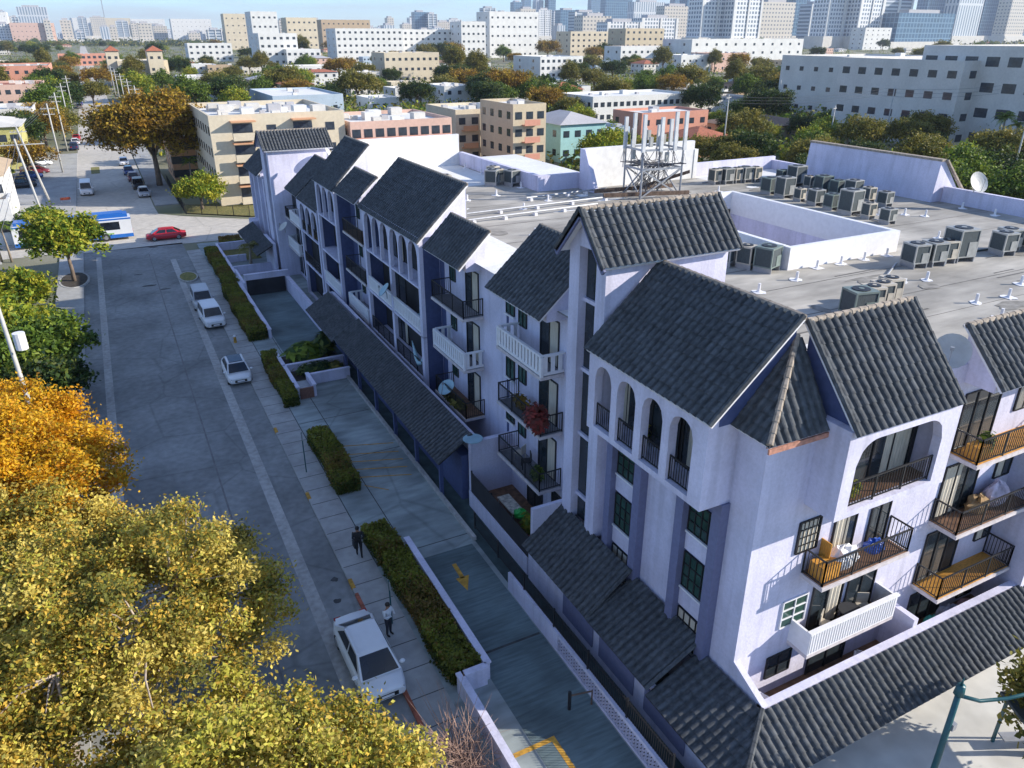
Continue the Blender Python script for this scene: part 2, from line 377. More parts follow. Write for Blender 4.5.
part(b, 'membrane_seams', M['seam'], dk)
b = MB(); gs = random.Random(3); b2 = MB()
for k in range(46):
    x, y = gs.uniform(20, 53), gs.choice((gs.uniform(16.5, 27), gs.uniform(42, 52)))
    rx, ry = gs.uniform(.3, 1.6), gs.uniform(.15, .6)
    (b if k % 3 else b2).face([(x + rx*math.cos(t)*gs.uniform(.6, 1.2), y + ry*math.sin(t)*gs.uniform(.6, 1.2), DK + .014 + k*.0004) for t in np.linspace(0, 6.28, 14)[:-1]])
MS = mat('roof_ponding_stain', (.235, .22, .195), .9, .3, 2.5)
for q in islands(b): q.build('ponding_stain', MS, dk)
for q in islands(b2): q.build('coating_patch', M['whitecoat'], dk)
b = MB(); b.face([(16.6, 68.6, 9.705), (48, 68.6, 9.705), (48, 92, 9.705), (16.6, 92, 9.705)]); part(b, 'north_roof_deck', M['whitecoat'])

# ---- tiled roofs
def tile_roof(name, A, B, S, pitch=0.33, course=0.42, vmax=None, ridge=True, parent=None, fascia='white', thick=0.13, amp=0.085, rake=True):
    A = Vector(A); B = Vector(B); S = Vector(S); U = B - A; N = U.cross(S).normalized()
    if N.z < 0: N = -N
    nu = max(2, round(U.length / pitch)); nv = max(2, round(S.length / course)); mb = MB(); K = 8
    us = [i / (nu * K) for i in range(nu * K + 1)]; rows = []
    for j in range(nv): rows += [(j / nv, 0.035), ((j + 0.999) / nv, 0.0)]
    for u in us:
        ph = u * nu % 1.0; h = amp * (1.15 * math.sin(math.pi * min(1, ph / .74)) ** 0.4 if ph < 0.74 else 0.0)
        lim = vmax(u) if vmax else 1.0; off = 0.012 * math.sin(37.7 * math.floor(u * nu))
        for (v, dz) in rows:
            v2 = max(0.0, min(lim, v + (off if v > 0 else off * .8)))
            mb.v.append(tuple(A + U * u + S * v2 + N * (h + dz)))
    nr = len(rows)
    for i in range(len(us) - 1):
        for j in range(nr - 1): mb.f.append((i*nr+j, (i+1)*nr+j, (i+1)*nr+j+1, i*nr+j+1)); mb.mi.append(0)
    r = mb.build(name, M['tile'], parent or BLD)
    s = MB(); n = 40 if vmax else 1
    for i in range(n):
        u0, u1 = i / n, (i + 1) / n; l0, l1 = (vmax(u0), vmax(u1)) if vmax else (1, 1)
        p = [A + U*u0, A + U*u1, A + U*u1 + S*l1, A + U*u0 + S*l0]
        s.prism([q - N * 0.015 for q in p], -N * thick)
    s.build('roof_slab', M['tile'] if fascia == 'tile' else M[fascia] , r) if False else s.build('roof_slab', M['white'] if fascia == 'white' else M[fascia], r)
    if ridge:
        c = MB(); L = U.length; k = max(2, round(L / .38)); t = U.normalized(); p0 = A + S
        for i in range(k):
            c.tube([p0 + t*(i*L/k), p0 + t*((i+1.08)*L/k)], [.12, .10], 7)
        c.build('ridge_cap', M['tilecap'], r)
    if rake and not vmax:
        c = MB(); L = S.length; k = max(2, round(L / .42)); t = S.normalized()
        for e in (A, B):
            c = MB()
            for i in range(k): c.tube([e + t*(i*L/k) + N*.03, e + t*((i+1.06)*L/k) + N*.05], [.085, .095], 6)
            c.build('rake_tiles', M['tile'], r)
    return r
def shed_W(x0, y0, y1, z0, x1, z1, gm='stucco', **k):
    """mono-pitch roof: eave at x0 rising to a vertical back at x1, solid gable sides"""
    r = tile_roof('shed_roof', (x0, y1, z0), (x0, y0, z0), (x1 - x0, 0, z1 - z0), **k)
    s = (z1 - z0) / (x1 - x0); e = .55
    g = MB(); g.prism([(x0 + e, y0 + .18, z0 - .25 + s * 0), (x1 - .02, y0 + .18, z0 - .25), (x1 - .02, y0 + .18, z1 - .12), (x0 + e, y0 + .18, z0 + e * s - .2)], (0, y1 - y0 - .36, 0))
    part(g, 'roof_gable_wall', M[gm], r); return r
def shed_S(y0, x0, x1, z0, y1, z1, gm='stucco', **k):
    r = tile_roof('shed_roof', (x0, y0, z0), (x1, y0, z0), (0, y1 - y0, z1 - z0), **k)
    s = (z1 - z0) / (y1 - y0); e = .4
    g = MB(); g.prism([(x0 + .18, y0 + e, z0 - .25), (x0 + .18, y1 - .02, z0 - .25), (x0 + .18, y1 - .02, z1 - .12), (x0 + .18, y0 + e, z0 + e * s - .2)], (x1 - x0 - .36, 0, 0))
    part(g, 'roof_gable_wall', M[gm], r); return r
shed_W(15.05, 15.75, 22.95, 12.95, 18.4, 16.0, 'navy')          # over the four arches; gable navy stands for dark tile and shade
shed_W(15.45, 27.45, 32.75, 12.6, 18.55, 15.4)
shed_W(15.5, 36.35, 41.4, 12.58, 17.4, 14.45)
shed_W(15.5, 42.55, 54.45, 12.62, 18.9, 15.85)
shed_W(15.5, 55.7, 61.1, 12.65, 17.5, 14.4)
shed_W(15.5, 61.8, 68.2, 12.55, 18.9, 15.95)
shed_W(15.6, 68.7, 75.8, 9.55, 18.6, 12.4)
shed_W(15.5, 75.9, 80.6, 9.75, 19.0, 12.85)
shed_W(15.5, 83.4, 88.4, 9.8, 18.0, 12.0)
shed_W(14.3, 90.0, 97.8, 9.7, 16.4, 11.6)
shed_S(13.25, 18.75, 23.75, 12.85, 15.9, 15.75, 'navy')  # navy puts the shade of the west gable side into its wall colour
shed_S(13.15, 25.7, 33.5, 12.9, 14.95, 14.75)
# hipped corner roof
ax = (17.9, 15.9, 14.55)
ya = 15.95
HX, HY, HZ = 18.5, 15.98, 15.2
tile_roof('hip_roof', (16.15, HY, 12.62), (16.15, 14.3, 12.62), (HX - 16.15, 0, HZ - 12.62), vmax=lambda u: 1 - u, ridge=False)
tile_roof('hip_roof', (16.15, 14.3, 12.62), (18.74, 14.3, 12.62), (0, HY - 14.3, HZ - 12.62), vmax=lambda u: min(1, u * 2.59 / 2.35), ridge=False, fascia='rust')
b = MB(); p0, p1 = Vector((16.15, 14.3, 12.72)), Vector((HX, HY, HZ + .08))
for i in range(10): b.tube([p0.lerp(p1, i/10), p0.lerp(p1, (i+1.1)/10)], [.11, .09], 7)
part(b, 'hip_cap', M['tilecap'])
b = MB(); b.box(16.1, 18.72, 14.22, 14.29, 12.42, 12.6); part(b, 'rusty_fascia', M['rust'])
b = MB(); b.prism([(16.9, 15.9, 12.6), (18.45, 15.9, 12.6), (18.45, 15.9, HZ - .25)], (0, .5, 0)); part(b, 'hip_core', M['stucco'])
# ---- stair tower (near) with its pitched roof along X
def stair_tower(x0, x1, y0, y1, zt, zr, zg, glass_y):
    yc = (y0 + y1) / 2; b = MB(); g0, g1 = glass_y; oh = .42
    b.box(x0 + .5, x1, y0, y1, 0, zt)
    b.prism([(x0 + .5, y0, zt), (x0 + .5, y1, zt), (x0 + .5, yc, zr - .3)], (x1 - x0 - .5, 0, 0))
    b.box(x0, x0 + .5, y0, g0, zg, zt - .12); b.box(x0, x0 + .5, g1, y1, zg, zt - .12)
    b.prism([(x0, y0, zt - .12), (x0, y1, zt - .12), (x0, yc, zr - .35)], (.5, 0, 0))
    part(b, 'stair_tower_wall', M['stucco'])
    b = MB(); b.box(x0 + .38, x0 + .49, g0, g1, zg, zt - .13); gl = part(b, 'stair_window', M['glass'])
    b = MB()
    for z in np.arange(zg + 1.2, zt, 3.1): b.box(x0 + .25, x0 + .37, g0, g1, z, z + .16)
    part(b, 'spandrel', M['stucco'], gl)
    for sgn, ye in ((-1, y0 - oh), (1, y1 + oh)):
        sl = (zr - zt) / (yc - y0); ze = zt - oh * sl
        if sgn < 0: tile_roof('gable_roof', (x0 - .45, ye, ze), (x1 + .3, ye, ze), (0, yc - ye, zr - ze), ridge=True)
        else: tile_roof('gable_roof', (x1 + .3, ye, ze), (x0 - .45, ye, ze), (0, yc - ye, zr - ze), ridge=False)
    b = MB()
    for ye in (y0 - oh, y1 + oh):
        ze = zt - oh * (zr - zt) / (yc - y0); b.bar((x0 - .4, ye, ze - .16), (x0 - .4, yc, zr - .16), .1, .24)
    part(b, 'barge_board', M['trim'])
stair_tower(16.0, 22.0, 23.2, 25.85, 16.55, 18.0, 3.6, (23.87, 25.1))
stair_tower(14.6, 21.0, 82.6, 86.6, 13.6, 15.0, 0.5, (83.4, 84.9))

# ---- arcades: a wall panel with arched or flat openings
def panel(mb, f, u0, u1, z0, z1, ops, th, m=0, n=10):
    """ops = (ua, ub, zb, zt, rise); outer face at d=th, inner at d=0"""
    ops = sorted(ops); cur = u0
    for (ua, ub, zb, zt, rise) in ops:
        fbox(mb, f, cur, ua, 0, th, z0, z1, m); cur = ub
        if zb > z0: fbox(mb, f, ua, ub, 0, th, z0, zb, m)
        if rise <= 0:
            if zt < z1: fbox(mb, f, ua, ub, 0, th, zt, z1, m)
            continue
        pr = []
        for i in range(n + 1):
            c = -1 + 2 * i / n
            if rise > .2 and (ub - ua) / 2 > rise * 1.25:      # flat arch with rounded shoulders
                q = abs(c) * (ub - ua) / 2 - ((ub - ua) / 2 - rise); zz = zt - rise + (rise if q <= 0 else math.sqrt(max(0, rise*rise - q*q)))
            else: zz = zt - rise + rise * math.sqrt(max(0, 1 - c * c))
            pr.append((ua + (ub - ua) * i / n, zz))
        for i in range(n):
            (a, za), (c, zc) = pr[i], pr[i + 1]
            mb.face([f(a, th, za), f(c, th, zc), f(c, th, z1), f(a, th, z1)], m)
            mb.face([f(a, 0, z1), f(c, 0, z1), f(c, 0, zc), f(a, 0, za)], m)
            mb.face([f(a, 0, za), f(c, 0, zc), f(c, th, zc), f(a, th, za)], m)
        mb.face([f(ua, 0, z1), f(ua, th, z1), f(ub, th, z1), f(ub, 0, z1)], m)
    fbox(mb, f, cur, u1, 0, th, z0, z1, m)
def rail(f, u0, u1, d, z0, h, kind, parent, ret=None, gap=.13):
    """front rail at distance d plus returns back to the wall"""
    b = MB(); runs = [((u0, d), (u1, d))]
    if ret is not None: runs += [((u0, ret), (u0, d)), ((u1, ret), (u1, d))]
    for (a, c) in runs:
        L = math.hypot(c[0]-a[0], c[1]-a[1]); n = max(2, int(L / gap))
        P = lambda t, z: f(a[0] + (c[0]-a[0])*t, a[1] + (c[1]-a[1])*t, z)
        if kind == 'black':
            b.bar(P(0, z0+h), P(1, z0+h), .055, .05); b.bar(P(0, z0+.1), P(1, z0+.1), .04, .035)
            for i in range(n + 1): b.bar(P(i/n, z0+.1), P(i/n, z0+h), .022)
            k = max(1, int(L / 1.25))
            for i in range(k + 1): b.bar(P(i/k, z0), P(i/k, z0+h+.03), .05)
        else:
            e0 = 0 if a[1] == c[1] else .1 / L * 0; e1 = 1 if a[1] == c[1] else 1 - .1 / L
            b.bar(P(e0, z0+h), P(e1, z0+h), .16, .10 if e1 == 1 else .092); b.bar(P(e0, z0+.12), P(e1, z0+.12), .10, .14 if e1 == 1 else .13)
            n = max(3, int(L / .30)); w = .2
            for i in range(n):
                t = (i + .5) / n; hw = (w / 2) / L
                if a[1] != c[1] and t > .93: continue
                b.bar(P(t-hw, z0+h*.5+.06), P(t+hw, z0+h*.5+.06), .05, h - .26)
            for t in ((0, 1) if a[1] == c[1] else ()): b.bar(P(t, z0), P(t, z0+h-.052), .13)
    return b.build('railing', M['black'] if kind == 'black' else M['white'], parent)
def slab(f, u0, u1, d0, d1, z, floor=None, th=.16, m='slabedge'):
    b = MB(); fbox(b, f, u0, u1, d0, d1, z - th, z); s = part(b, 'balcony', M[m])
    if floor:
        b = MB(); fbox(b, f, u0 + .06, u1 - .06, d0, d1 - .06, z + .002, z + .022); part(b, 'floor_finish', M[floor], s)
    return s
def window(f, u0, u1, z0, z1, d=0.0, nx=2, nz=1, g='glass', frame='black', curtain=False, sill=False, name='window'):
    b = MB(); w = .045
    for u in [u0 + (u1-u0)*i/nx for i in range(nx + 1)]: fbox(b, f, u - w/2, u + w/2, d, d + .075, z0, z1)
    for z in [z0 + (z1-z0)*i/nz for i in range(nz + 1)]: fbox(b, f, u0 + w/2, u1 - w/2, d + .004, d + .07, z - w/2, z + w/2)
    o = part(b, name, M[frame]); b = MB(); fbox(b, f, u0, u1, d + .01, d + .035, z0, z1); part(b, 'pane', M[g], o)
    if curtain:
        b = MB(); c0, c1 = curtain; n = max(6, int((c1 - c0) / .09))
        for i in range(n):
            ua = c0 + (c1-c0)*i/n; ub = c0 + (c1-c0)*(i+1)/n
            b.face([f(ua, d + .04 + .03*(i % 2), z0 + .05), f(ub, d + .04 + .03*((i+1) % 2), z0 + .05), f(ub, d + .04 + .03*((i+1) % 2), z1 - .05), f(ua, d + .04 + .03*(i % 2), z1 - .05)])
        part(b, 'curtain', M['curtain'], o)
    if sill:
        b = MB(); fbox(b, f, u0 - .06, u1 + .06, d, d + .14, z0 - .1, z0 - .025); part(b, 'sill', M['white'], o)
    return o
def door(f, u0, u1, z, d=0.0, h=2.25, curtain=False, g='glass', nx=2): return window(f, u0, u1, z + .03, z + h, d, nx, 1, g, 'black', curtain, name='sliding_door')

# ---- corner block: bay of four arches
f = fW(15.55)
b = MB(); ARCH = [(16.6, 17.8), (18.2, 19.37), (19.77, 20.92), (21.3, 22.4)]
panel(b, f, 15.94, 22.86, 9.62, 12.95, [(a, c, 9.85, 12.55, .58) for a, c in ARCH], .35)
b.box(15.55, 16.5, 15.94, 22.86, 9.62, 9.8); b.box(15.55, 16.5, 15.94, 16.2, 9.8, 12.95); b.box(15.55, 16.5, 22.5, 22.86, 9.8, 12.95); b.box(15.56, 16.5, 16.2, 22.5, 12.7, 12.95)
bay = part(b, 'arcade_bay', M['stucco'])
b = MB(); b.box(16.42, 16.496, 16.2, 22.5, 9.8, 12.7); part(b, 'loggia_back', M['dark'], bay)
for k, (a, c) in enumerate(ARCH):
    rail(f, a, c, .2, 9.85, .95, 'black', bay)
window(fW(16.42), 16.9, 18.4, 9.85, 12.3, .0, 2, 1, curtain=(17.0, 18.1), name='sliding_door')
window(fW(16.42), 18.6, 20.2, 9.85, 12.1, .0, 2, 1, name='sliding_door'); window(fW(16.42), 21.2, 22.4, 9.85, 12.2, .0, 2, 1, curtain=(21.7, 22.38), name='sliding_door')
# pilasters with window strips between them
f = fW(16.5)
for a, c in ((15.85, 16.28), (17.72, 18.14), (20.28, 20.72), (22.25, 22.65)):
    b = MB(); fbox(b, f, a, c, .0, .38, 2.2, 9.62 if a < 17 or a > 20 else 9.618); part(b, 'pilaster', M['trim'])
for (a, c) in ((16.28, 17.72), (20.72, 22.25)):
    b = MB(); fbox(b, f, a, c, .0, .03, 2.0, 9.6); part(b, 'window_recess', M['trim'])
    for z0, z1 in ((7.45, 8.75), (4.9, 6.45), (2.35, 3.85)):
        window(f, a + .03, c - .03, z0, z1, .03, 4, 3, 'gglass' if z0 > 3 else 'curtain', sill=True)
    for z0, z1 in ((6.6, 7.3), (4.0, 4.75)):
        b = MB(); fbox(b, f, a + .01, c - .01, .03, .12, z0, z1); part(b, 'spandrel_panel', M['stucco'])
# ---- south side: loggia with flat arch and balconies
f = fS(13.75)
b = MB(); panel(b, f, 18.62, 24.0, 9.66, 12.95, [(19.15, 23.3, 9.9, 12.45, .85)], .33, n=24)
b.box(18.62, 24.0, 13.75, YS, 9.66, 9.8); b.box(18.62, 18.9, 13.75, YS, 9.8, 12.95); b.box(23.7, 24.0, 13.75, YS, 9.8, 12.95); b.box(18.9, 23.7, 13.75, YS, 12.75, 12.95)
bay = part(b, 'arcade_bay', M['stucco']); rail(f, 19.15, 23.3, .18, 9.9, .95, 'black', bay)
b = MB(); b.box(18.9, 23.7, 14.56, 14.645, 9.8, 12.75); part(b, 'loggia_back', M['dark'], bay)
b = MB(); b.box(18.92, 23.68, 13.45, 14.5, 9.81, 9.83); part(b, 'floor_finish', M['brownfloor'], bay)
door(fS(14.56), 20.4, 23.4, 9.85, 0, 2.5, (22.0, 23.3), nx=3)
f = fS(YS)
BAL = []
def bal(f, u0, u1, z, depth, kind, floor, gap=.13, h=1.02):
    s = slab(f, u0, u1, 0, depth, z, floor); rail(f, u0 + .06, u1 - .06, depth - .08, z, h, kind, s, .02, gap); return s
bal(f, 19.1, 23.6, 6.62, 1.0, 'black', 'brownfloor')
s = slab(f, 19.1, 23.7, 0, .95, 3.52, 'brownfloor')
b = MB(); fbox(b, f, 19.1, 23.7, .86, .95, 3.52, 4.5); b.box(19.1, 19.19, YS - .86, YS, 3.52, 4.5); b.box(23.61, 23.7, YS - .86, YS, 3.52, 4.5)
fbox(b, f, 19.05, 23.75, .82, 1.0, 4.5, 4.58)
for i in range(34): fbox(b, f, 19.15 + i * .134, 19.2 + i * .134, .95, .97, 3.6, 4.45)
part(b, 'balcony_front', M['white'], s)
bal(f, 26.0, 32.2, 9.72, 1.2, 'black', 'wood'); bal(f, 26.0, 32.2, 6.62, 1.2, 'black', 'brownfloor'); bal(f, 26.0, 30.7, 3.52, 1.2, 'black', 'wood')
window(f, 18.6, 19.6, 7.6, 8.9, .0, 5, 4, 'glass', curtain=(18.7, 19.5)); window(f, 18.5, 19.7, 4.3, 5.5, .0, 2, 3, 'gglass', 'white'); window(f, 18.2, 19.4, 2.0, 3.0, 0, 2, 2)
door(f, 20.4, 21.5, 6.65, 0, 2.2, (20.45, 21.1)); door(f, 22.3, 23.3, 6.65, 0, 2.2, False)
door(f, 20.0, 21.6, 3.55, 0, 2.2, (20.9, 21.5)); door(f, 21.9, 23.4, 3.55, 0, 2.2)
for z, cu in ((9.75, False), (6.65, (26.3, 27.2)), (3.55, False), (.5, False)):
    door(f, 26.2, 28.4, z, 0, 2.35, cu, nx=3); window(f, 29.6, 30.6, z + .9, z + 2.1, 0, 2, 1, 'glass', curtain=(29.7, 30.1))
door(f, 20.5, 22.5, .5, 0, 2.2)
b = MB(); fbox(b, f, 28.6, 29.7, .0, .06, 5.75, 5.95); part(b, 'wall_vent', M['black'])
b = MB(); b.box(30.8, 34, 12.9, YS, 0, 9.0); part(b, 'projecting_wall', M['stucco'])
b = MB(); b.box(24.0, 25.9, YS, YS + .3, DK, 13.35); part(b, 'parapet_step', M['stucco'])
# ---- recessed balcony stacks on the street front
f = fW(XW)
def stack(y0, y1, specs, wy0, wy1):
    for z, kind, floor in specs:
        s = bal(f, y0, y1, z, 1.28, kind, floor)
        a = y0 + .55; door(f, a, a + 1.7, z, 0, 2.3, (a + .05, a + .75) if random.random() < .8 else False)
        window(f, y1 - .9, y1 - .1, z + .95, z + 2.1, 0, 2, 1, 'gglass')
stack(27.6, 32.2, ((9.72, 'white', 'greyfloor'), (6.62, 'black', 'greyfloor'), (3.52, 'black', 'greyfloor')), 25, 33)
stack(36.4, 41.1, ((9.72, 'black', 'greyfloor'), (6.62, 'white', 'greyfloor'), (3.52, 'black', 'brownfloor')), 33, 42)
stack(54.9, 60.2, ((9.72, 'black', 'brownfloor'), (6.62, 'black', 'greyfloor'), (3.52, 'white', 'greyfloor')), 54, 62)
for y, z in ((32.6, 11.2), (32.6, 7.6), (32.6, 5.0)): window(f, y, y + .9, z - .3, z + .8, 0, 2, 1, 'gglass', sill=True)
f2 = fW(16.6)
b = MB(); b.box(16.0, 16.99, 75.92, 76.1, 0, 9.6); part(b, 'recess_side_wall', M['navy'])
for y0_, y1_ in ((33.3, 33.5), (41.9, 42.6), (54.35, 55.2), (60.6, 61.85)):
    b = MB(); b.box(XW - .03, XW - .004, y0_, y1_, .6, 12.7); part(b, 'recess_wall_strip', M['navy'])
for y0, y1, z, kind in ((75.9, 80.3, 6.62, 'white'), (77.5, 82.4, 3.52, 'white'), (86.8, 88.0, 6.62, 'black'), (80.6, 82.5, 6.62, 'black')):
    bal(f2, y0, y1, z, 1.0, kind, 'greyfloor'); door(f2, y0 + .5, min(y1, y0 + 2.2), z, 0, 2.2)
for y in (76.2, 79.0, 81.2):
    for z in (.5, 3.55): door(f2, y, y + 1.5, z, 0, 2.2)
b = MB()
for z0, z1 in ((12.0, 12.79), (9.0, 9.6), (5.9, 6.5), (2.6, 3.4)): fbox(b, fW(XW), 33.2, 36.2, 0, .02, z0, z1)
# ---- open loggia blocks
def loggia(y0, y1, nb, top, back, levels, name='loggia_frame', rails=()):
    """front frame at X=15.6: piers, slab edges, arches on the top storey"""
    f = fW(15.95); b = MB(); pw = .42; ns = .0
    W = (y1 - y0 - pw * (nb + 1)) / nb; bays = [(y0 + pw + i * (W + pw), y0 + pw + i * (W + pw) + W) for i in range(nb)]
    ops = []
    for (a, c) in bays:
        w3 = (c - a - .2 * 2) / 3
        for k in range(3): ops.append((a + k * (w3 + .2), a + k * (w3 + .2) + w3, levels[-1] + .02, top - .45, w3 / 2))
    panel(b, f, y0, y1, levels[-1] - .1, top, ops, .25)
    prev = 0.2
    for i, z in enumerate(levels[:-1]):
        panel(b, f, y0, y1, z - .16, levels[i + 1] - .1, [(a, c, z, levels[i + 1] - .1, 0) for a, c in bays], .25)
    panel(b, f, y0, y1, 0.0, levels[0] - .16, [(a, c, 0.3, levels[0] - .16, 0) for a, c in bays], .25)
    
    for z in levels: b.box(15.951, back, y0 + .3, y1 - .3, z - .16, z - .001)
    b.box(15.951, back, y0 + .3, y1 - .3, top - .2, top)
    L = part(b, name, M['stucco'])
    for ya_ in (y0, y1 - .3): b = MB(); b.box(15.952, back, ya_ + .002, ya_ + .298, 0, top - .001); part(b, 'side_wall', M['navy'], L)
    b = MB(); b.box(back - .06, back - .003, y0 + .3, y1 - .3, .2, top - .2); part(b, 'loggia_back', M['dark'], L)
    for (bi, li, kind) in rails:
        a, c = bays[bi]; z = ([.3] + list(levels))[li]
        if li == len(levels):
            w3 = (c - a - .4) / 3
            for k in range(3): rail(f, a + k*(w3+.2), a + k*(w3+.2) + w3, .1, z, .95, kind, L)
        else: rail(f, a, c, .16, z, 1.0, kind, L)
    for (a, c) in bays:
        for li, z in enumerate([.3] + list(levels)):
            door(fW(back - .06), a + .3, a + .3 + (c - a) * .55, z, 0, 2.2, ((a + .4, a + .9) if (li + int(a)) % 2 else False))
    return bays
loggia(42.7, 54.3, 2, 12.9, XW - .003, (3.5, 6.6, 9.7), rails=((0, 2, 'white'), (1, 2, 'white'), (0, 1, 'black'), (1, 1, 'black')))
loggia(61.9, 68.1, 1, 12.8, XW - .003, (3.5, 6.6, 9.7), rails=((0, 1, 'white'),))
loggia(68.6, 75.9, 1, 9.75, 16.59, (3.5, 6.6), rails=((0, 2, 'black'), (0, 1, 'black')))
# dark infill of the north end: pilasters and windows
f = fW(15.1)
for a in (88.2, 91.2, 94.2, 96.8):
    b = MB(); fbox(b, f, a, a + .42, 0, .35, .3, 9.6); part(b, 'pilaster', M['stucco'])
for a in (88.65, 91.65, 94.65):
    b = MB(); fbox(b, f, a, a + 1.4, 0, .03, .3, 9.5); part(b, 'window_recess', M['trim'])
    for z in (7.2, 4.1, 1.0): window(f, a + .05, a + 1.3, z, z + 1.3, .03, 2, 2, 'glass')
# ---- skirt roofs over the ground floor
def skirt_W(y0, y1, xe, ze, xt, zt):
    tile_roof('skirt_roof', (xe, y1, ze), (xe, y0, ze), (xt - xe, 0, zt - ze), ridge=False, fascia='black', course=.45, thick=.1)
skirt_W(20.4, 25.9, 13.95, 2.05, 16.12, 3.75); skirt_W(16.25, 20.4, 13.95, 2.0, 16.4, 3.3); tile_roof('skirt_roof', (13.95, 16.25, 1.7), (13.95, 11.25, 1.7), (2.47, 0, 1.1), ridge=False, fascia='black', course=.45, thick=.1, vmax=lambda u: 1 if u < .63 else max(0, (1 - u) / .37))
skirt_W(33.5, 54.2, 12.75, 2.85, 14.82, 4.2); skirt_W(54.2, 62.2, 12.5, 2.8, 14.6, 4.1); skirt_W(83.0, 95.0, 12.2, 2.6, 14.1, 3.6)
tile_roof('skirt_roof', (13.95, 11.25, 1.7), (36, 11.25, 1.7), (0, 1.78, 1.1), ridge=False, fascia='white', course=.45, thick=.1, vmax=lambda u: min(1, u * 22.05 / 2.47))
b = MB(); h0, h1 = Vector((13.95, 11.25, 1.78)), Vector((16.42, 13.03, 2.88))
for i in range(8): b.tube([h0.lerp(h1, i/8), h0.lerp(h1, (i+1.1)/8)], [.1, .09], 6)
part(b, 'hip_cap', M['tile'])
# patio walls
b = MB()
b.box(14.25, 14.45, 16.25, 25.9, 0, 1.95); b.box(14.25, 14.45, 11.6, 16.24, 0, 1.6); b.box(14.46, 16.9, 25.9, 26.1, 0, 3.95); b.box(14.46, 17, 32.9, 33.2, 0, 4.0)
b.box(14.3, 14.5, 26.1, 32.9, 0, 1.1)
b.box(14.85, 15.1, 33.2, 62.4, 0, 4.05); b.box(14.2, 15.05, 62.42, 62.7, 0, 4.0)
b.box(16.5, 36, 13.05, 13.35, 0, 2.85); b.prism([(16.5, 13.06, 0), (16.5, 14.65, 0), (16.5, 14.65, 3.6), (16.5, 13.06, 2.84)], (.25, 0, 0)); b.box(24.6, 24.85, 13.35, YS, 0, 3.2)
b.box(14.0, 14.3, 82.9, 88, 0, 3.7); b.box(14.0, 15.09, 95.05, 97.3, 0, 3.7)
part(b, 'patio_wall', M['stucco'])
b = MB(); b.box(16.75, 36, 13.35, YS, .1, 1.15); b.box(14.5, 16.99, 26.1, 32.9, .1, .7); b.box(15.1, 16.99, 33.2, 42.6, .1, .5); part(b, 'patio_floor', M['brownfloor'])
for k, y in enumerate((14.2, 17.3, 20.2)):
    b = MB(); b.box(14.2, 14.245, y, y + 2.4, .55, 1.75); part(b, 'wall_panel', M['trim'])
b = MB()
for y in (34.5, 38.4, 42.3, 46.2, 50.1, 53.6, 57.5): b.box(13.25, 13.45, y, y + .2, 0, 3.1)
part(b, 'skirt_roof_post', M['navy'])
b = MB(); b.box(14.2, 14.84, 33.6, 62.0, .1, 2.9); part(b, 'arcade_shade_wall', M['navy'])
door(fW(XW), 26.5, 28.4, .7, 0, 2.2, (26.6, 27.2)); door(fW(XW), 29.4, 31.0, .7, 0, 2.2)
b = MB(); b.tube([(16.98, 33.6, 11.75), (16.9, 33.6, 11.75)], .22, 12); part(b, 'round_wall_vent', M['black'])
# =================================================================== ground, road, pavements
M['earth'] = mat('mixed_city_ground', (0.09, 0.105, 0.04), 1, 0.3, 0.035, c2=(0.26, 0.24, 0.18), detail=9, big=0.25, bigscale=0.012)
M['asphalt'] = mat('worn_grey_asphalt', (0.215, 0.22, 0.215), 0.9, 0.16, 2.2, 0.15, detail=9, big=0.24, bigscale=0.2, crack=.22)
M['oldasphalt'] = mat('sun_bleached_asphalt', (0.47, 0.435, 0.38), 0.9, 0.12, 1.2, 0.1, detail=9, big=0.14, bigscale=0.06, crack=.16)
M['concrete'] = mat('stained_shade_tinted_concrete', (0.25, 0.285, 0.28), 0.9, 0.2, 1.2, 0.1, detail=10, stretch=(.5, 1.6, 1), big=0.28, bigscale=0.3, crack=.2)  # real stains; the teal of the shade is mixed into the base colour
M['walk'] = mat('pale_pavement_concrete', (0.34, 0.335, 0.32), 0.9, 0.1, 2.4, 0.1, detail=9, big=0.13, bigscale=0.4)
M['gutter'] = mat('gutter_concrete', (0.37, 0.36, 0.34), 0.9, 0.2, 3, 0.1, big=0.15)
M['ramp'] = mat('grooved_driveway_concrete', (0.105, 0.145, 0.15), 0.9, 0.22, 1.1, 0.25, detail=9, stretch=(.8, 7, 1), big=0.3, bigscale=0.3)
M['tealpave'] = mat('dark_teal_paving', (0.035, 0.06, 0.062), 0.95, 0.35, 1.5, big=0.2)  # dark green-blue paving of the sunken walkway
M['lawn'] = mat('patchy_lawn', (0.10, 0.12, 0.03), 1, 0.35, 4, 0.3, c2=(0.25, 0.20, 0.06), big=0.2)
M['plaza'] = mat('pale_swept_concrete', (0.56, 0.545, 0.50), 0.9, 0.08, 1.2, 0.06, detail=8, big=0.08, bigscale=.3)
M['redpaint'] = mat('red_kerb_paint', (0.32, 0.09, 0.05), 0.85, 0.4, 4)
M['patch'] = mat('dark_tar_patch', (0.05, 0.05, 0.05), 0.9, 0.4, 2)
def sheet(name, m, poly, z):
    b = MB(); b.face([(x, y, z) for x, y in poly]); return struct(name, b, m)
def rect(x0, x1, y0, y1): return [(x0, y0), (x1, y0), (x1, y1), (x0, y1)]
sheet('ground', M['earth'], rect(-7000, 7000, -300, 12000), -0.03)
sheet('road', M['asphalt'], rect(-4.7, 6.45, -60, 104.0), 0.0)
sheet('road', M['oldasphalt'], [(-4.7, 104), (12.5, 103.0), (70, 103), (70, 113), (16.5, 114), (8.2, 120.6), (5.2, 124), (5.0, 130), (5.0, 2200), (-5.6, 2200), (-5.6, 128), (-90, 126), (-90, 105), (-8, 105)], 0.0)
